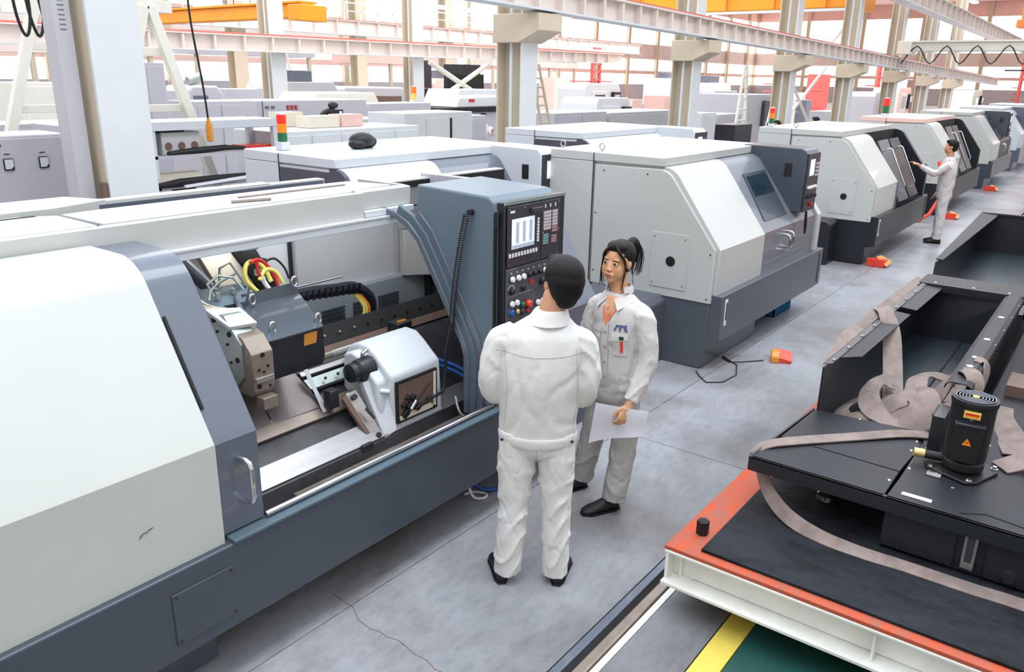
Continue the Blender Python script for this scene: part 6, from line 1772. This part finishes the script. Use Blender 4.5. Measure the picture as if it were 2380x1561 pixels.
def bridge(label, x, y0, y1, z0, z1, dep, mat, name='bridge_crane'):
    t = thing(name, label, 'crane', (x, y0, z0))
    MB().box(0, dep, 0, y1 - y0, 0, z1 - z0).build('girder', mat, t, bevel=.03)
    MB().box(-.1, dep + .1, 0, y1 - y0, z1 - z0, z1 - z0 + .06).build('top_plate', mat, t)
    MB().box(-.3, dep + .3, -.2, .25, -.1, .35).build('end_carriage', mat, t, bevel=.02)
    MB().box(-.3, dep + .3, y1 - y0 - .25, y1 - y0 + .2, -.1, .35).build('end_carriage', mat, t, bevel=.02)
    return t


b1 = bridge('big orange bridge crane at the top edge, right of centre', 30, 8.3, 19.4, 4.95, 6.4, 1.0, 'craneor')
for k in range(6): MB().box(-.14, -.1, 1 + k * 1.8, 1.05 + k * 1.8, .0, 1.45).build('stiffener', 'cranedk', b1)
MB().box(-.2, .0, 0, 11, -.12, -.04).build('lower_rail', 'colw', b1)
bridge('dark orange bridge crane at the right edge of the picture', 62, -9, 7.2, 6.1, 7.5, 1.0, 'cranedk')
bridge('orange bridge crane high at the upper left', 16.5, 20.5, 32.5, 4.1, 4.5, .5, 'craneor')
fc2 = bridge('white light crane with a zigzag festoon cable, right side', 33, -6.0, 7.3, 3.62, 3.93, .4, 'frame')
zz = []
for k in range(14): zz += [(-.2, .5 + k * .95, .18), (-.2, .5 + k * .95 + .47, -.42)]
MB().tube(cm(zz, 4), .025, 6).build('festoon_cable', 'iron', fc2, smooth=True)
MB().tube([(-.2, 0, -.62), (-.2, 10, -.62)], .025, 6).build('pendant_rail', 'iron', fc2)
# bracing
def brace(label, segs, r_=.05, name='steel_bracing', mat='frame', c=(0, 0, 0)):
    t = thing(name, label, 'bracing', c)
    for a, b in segs: MB().tube([Vector(a) - Vector(c), Vector(b) - Vector(c)], r_, 6).build('member', mat, t)
    return t


brace('crossed white braces right of the third tan column', [((25.2, 8.8, 1.2), (29.0, 8.8, 3.0)), ((24.8, 8.8, 3.1), (27.9, 8.8, 1.2)), ((23.6, 8.8, 0), (24.8, 8.8, 3.1)), ((28.9, 8.8, 3.6), (31.5, 8.8, 4.8))], c=(26, 8.8, 1))
brace('white crossed bracing between pale columns, left of the central column', [((21.6, 19.9, 1.6), (24.6, 19.9, 2.95)), ((24.6, 19.9, 1.6), (21.4, 19.9, 2.95)), ((21.6, 19.9, 0), (21.6, 19.9, 1.6)), ((24.6, 19.9, 0), (24.6, 19.9, 1.6))], .09, c=(22.5, 19.9, 1))
t = thing('step_ladder', 'tan ladder leaning just right of the central column', 'ladder', (13.2, 9.2, 0))
for o_ in (0, .28): MB().tube([(o_ + .46, 0, 0), (o_ - .6, 0, 2.75)], .03, 6).build('stile', 'col', t)
for k in range(9): MB().tube([(-.05 - k * .063, 0, 1.35 + k * .163), (.24 - k * .063, 0, 1.35 + k * .163)], .02, 6).build('rung', 'col', t)
t = thing('step_ladder', 'white trestle ladder between the second and third tan columns', 'ladder', (21.5, 8.6, 0))
for o_ in (-.35, .35): MB().tube([(o_ * 1.56, 0, 0), (o_ * .2, 0, 2.9)], .04, 6).build('stile', 'frame', t)
for k in range(5): MB().tube([(-.3 + k * .045, 0, 1.5 + k * .28), (.3 - k * .045, 0, 1.5 + k * .28)], .025, 6).build('rung', 'frame', t)
t = thing('wall_ladder', 'far cream cat ladder against the bright windows', 'ladder', (24.5, 32, 2.0))
for o_ in (0, .6): MB().tube([(o_, 0, 0), (o_ - .9, 0, 3.2)], .06, 6).build('stile', 'pink', t)
for k in range(9): MB().tube([(-.08 - k * .09, 0, .3 + k * .32), (.52 - k * .09, 0, .3 + k * .32)], .04, 6).build('rung', 'pink', t)
# red steelwork far away
for k, (x, y, zz_) in enumerate(((62, 22, 4.4), (70, 17, 4.6), (86, 9, 5.4), (44, 27, 4.0))):
    t = thing('red_mast', 'distant red lattice mast, %s' % ('seen between second and third tan columns', 'seen right of the third tan column', 'seen near the lilac shutter door', 'seen through the bracing left of the central column')[k], 'mast', (x, y, 0))
    for s in (-.4, .4): MB().box(s - .08, s + .08, 0, .2, 0, zz_).build('leg', 'redst', t)
    for j in range(9): MB().box(-.4, .4, 0, .15, .6 + j * .45, .7 + j * .45).build('rung', 'redst', t)
    for j in range(4): MB().box(-2.4, 2.4, .3, .4, .8 + j * .5, .88 + j * .5).build('rail', 'redst', t)
# hanging work lights
lights = [(20, 12, 5.0), (26, 16, 5.6), (34, 14, 6.2), (18, 26, 4.6), (30, 26, 5.4), (40, 20, 6.2)]
for k, p in enumerate(lights):
    t = thing('tube_light', 'long lit tube light under the roof, %s from the left' % ('first', 'second', 'third', 'fourth', 'fifth', 'sixth')[k], 'ceiling light', p)
    MB().box(-1.6, 1.6, -.12, .12, .05, .12).build('housing', 'frame', t); MB().cyl((-1.55, 0, 0), (1.55, 0, 0), .05, n=10).build('tube', 'lamp', t, smooth=True)
    MB().cyl((0, 0, .1), (0, 0, 3), .015, n=6).build('hanger', 'iron', t)
# ---- machining centres and clutter farther back
def mcentre(x, y, w_, h, label, body='white3', win=True, tower=None, duct=False, door='glass2', yaw=0):
    t = thing('machining_centre', label, 'machine', (x, y, 0), yaw)
    MB().prism([(0, 0), (0, h * .9), (w_ * .06, h), (w_ * .94, h), (w_, h * .9), (w_, 0)], 'y', 0, 1.4).build('housing', body, t, bevel=.02)
    MB().box(-.02, w_ + .02, -.05, .02, 0, h * .32).build('plinth', 'dark', t)
    if win:
        MB().box(w_ * .2, w_ * .62, -.04, .0, h * .42, h * .86).build('door', 'colw', t, bevel=.01)
        MB().box(w_ * .27, w_ * .55, -.05, -.03, h * .52, h * .80).build('door_glass', door, t)
    p = MB().box(w_ * .74, w_ * .95, -.14, .0, h * .5, h * .85).build('control_panel', 'dark', t, bevel=.01)
    MB().box(w_ * .77, w_ * .92, -.15, -.135, h * .66, h * .8).build('screen', 'screen3', p)
    if duct: MB().box(w_ * .3, w_ * .7, .3, 1.0, h, h + .35).build('top_unit', 'mid', t, bevel=.02)
    return t


random.seed(31)
spots = [(5.2, 17.5, 1.9, 2.2, 'white3', 'far machining centre with a dark window, behind the left gantry legs'),
         (13.4, 16.4, 2.2, 2.05, 'frame', 'cream machining centre left of the far dark-glass machine'),
         (16.0, 21.5, 2.6, 2.25, 'white3', 'lilac machining centre with a grey top unit, below the pink runway'),
         (20.2, 17.6, 2.4, 2.1, 'colw', 'white machining centre between pale columns, in front of the bracing'),
         (23.2, 14.2, 2.2, 1.9, 'colw', 'white machining centre immediately right of the leaning ladder'),
         (27.8, 25.6, 3.0, 2.4, 'pink', 'pinkish machining centre seen through the white bracing'),
         (30.0, 19.0, 3.0, 2.3, 'colw', 'bright white machining centre right of the central column, under the haze'),
         (32.6, 14.3, 2.6, 2.1, 'white3', 'grey-lilac machining centre left of the third tan column'),
         (39.0, 17.5, 3.0, 2.4, 'frame', 'cream machining centre behind the crossed braces'),
         (43.0, 10.5, 3.0, 2.1, 'white3', 'pale machining centre below the end of the near runway beam'),
         (50.0, 11.0, 3.0, 2.3, 'pink', 'pink-tinted machining centre before the far bright doors'),
         (47.0, 24.0, 3.5, 2.6, 'colw', 'large far white machining centre behind the tan column row'),
         (58.0, 8.5, 3.5, 2.2, 'frame', 'cream machining centre at the far end, left of the aisle')]
for k, (x, y, w_, h, m_, lab) in enumerate(spots):
    mcentre(x, y, w_, h, lab, m_, True, duct=(k % 3 == 2), door='glass' if k % 2 else 'glass2')
# stacked crates, drums and benches: colour spots between the machines
cl_ = [(9.3, 13.2, .5, .35, .9, 'brown', 'brown crate stack left of the long white-grey enclosure'), (11.2, 17.5, .8, .5, 1.6, 'dark', 'dark cupboard behind the long white-grey enclosure'),
       (17.9, 18.5, .7, .5, 1.9, 'brown', 'brown-black stack beside the far dark-glass machine'), (14.8, 24.5, 1.0, .6, 2.0, 'mid', 'grey stack on the left of the second row of pale columns'),
       (24.6, 21.2, 1.4, .8, 2.6, 'void', 'black screen wall behind the crossed bracing'), (28.6, 22.5, 1.2, .8, 2.0, 'redc', 'red cabinet right of the black screen wall'),
       (20.2, 11.2, .9, .6, 1.5, 'brown', 'brown stack of parts by the leaning ladder'), (27.0, 15.0, .8, .5, 1.8, 'pink', 'pink cupboard right of the leaning ladder'),
       (36.0, 16.0, 1.2, .8, 2.1, 'redc', 'red cupboard between second and third tan columns'), (40.5, 13.0, .9, .5, 1.7, 'mid', 'grey cupboard right of the third tan column'),
       (52.0, 16.0, 2.0, .8, 3.0, 'redst', 'red frame stack near the end of the hall'), (60.0, 12.0, 2.5, .8, 2.8, 'brown', 'brown stack near the end of the hall, left of the doors'),
       (34.0, 12.2, .7, .5, 1.6, 'dark', 'dark locker behind the tall white machine with doorway')]
for x, y, a, b, h, m_, lab in cl_:
    t = thing('storage_stack', lab, 'storage', (x, y, 0))
    n = 3
    for k in range(n):
        MB().box(random.uniform(0, .04), a - random.uniform(0, .05), 0, b, h * k / n + .005, h * (k + 1) / n - .01).build('tier', m_, t, bevel=.01)
for k, (x, y, z) in enumerate(((8.2, 6.9, 2.2), (19.4, 16.8, 2.6), (34.2, 13.2, 2.7))):
    pass
# mezzanine office boxes above the far left bays
for k, (x, y, z, a, h, m_) in enumerate(((14, 40, 3.2, 9, 1.3, 'beam'), (25, 40, 3.4, 8, 1.2, 'white3'), (36, 40, 3.2, 10, 1.5, 'pink'), (50, 40, 3.3, 12, 1.4, 'beam'))):
    t = thing('gallery', 'far raised gallery with a row of small windows, %s from the left' % ('first', 'second', 'third', 'fourth')[k], 'gallery', (x, y, z))
    MB().box(0, a, 0, 2, 0, h).build('body', m_, t)
    for j in range(int(a / .9)): MB().box(.25 + j * .9, .8 + j * .9, -.04, 0, h * .35, h * .8).build('window', 'glass2', t)
    for j in range(4): MB().box(.3 + j * (a - .6) / 3 - .1, .3 + j * (a - .6) / 3 + .1, .1, .3, -z, 0).build('post', 'col', t)
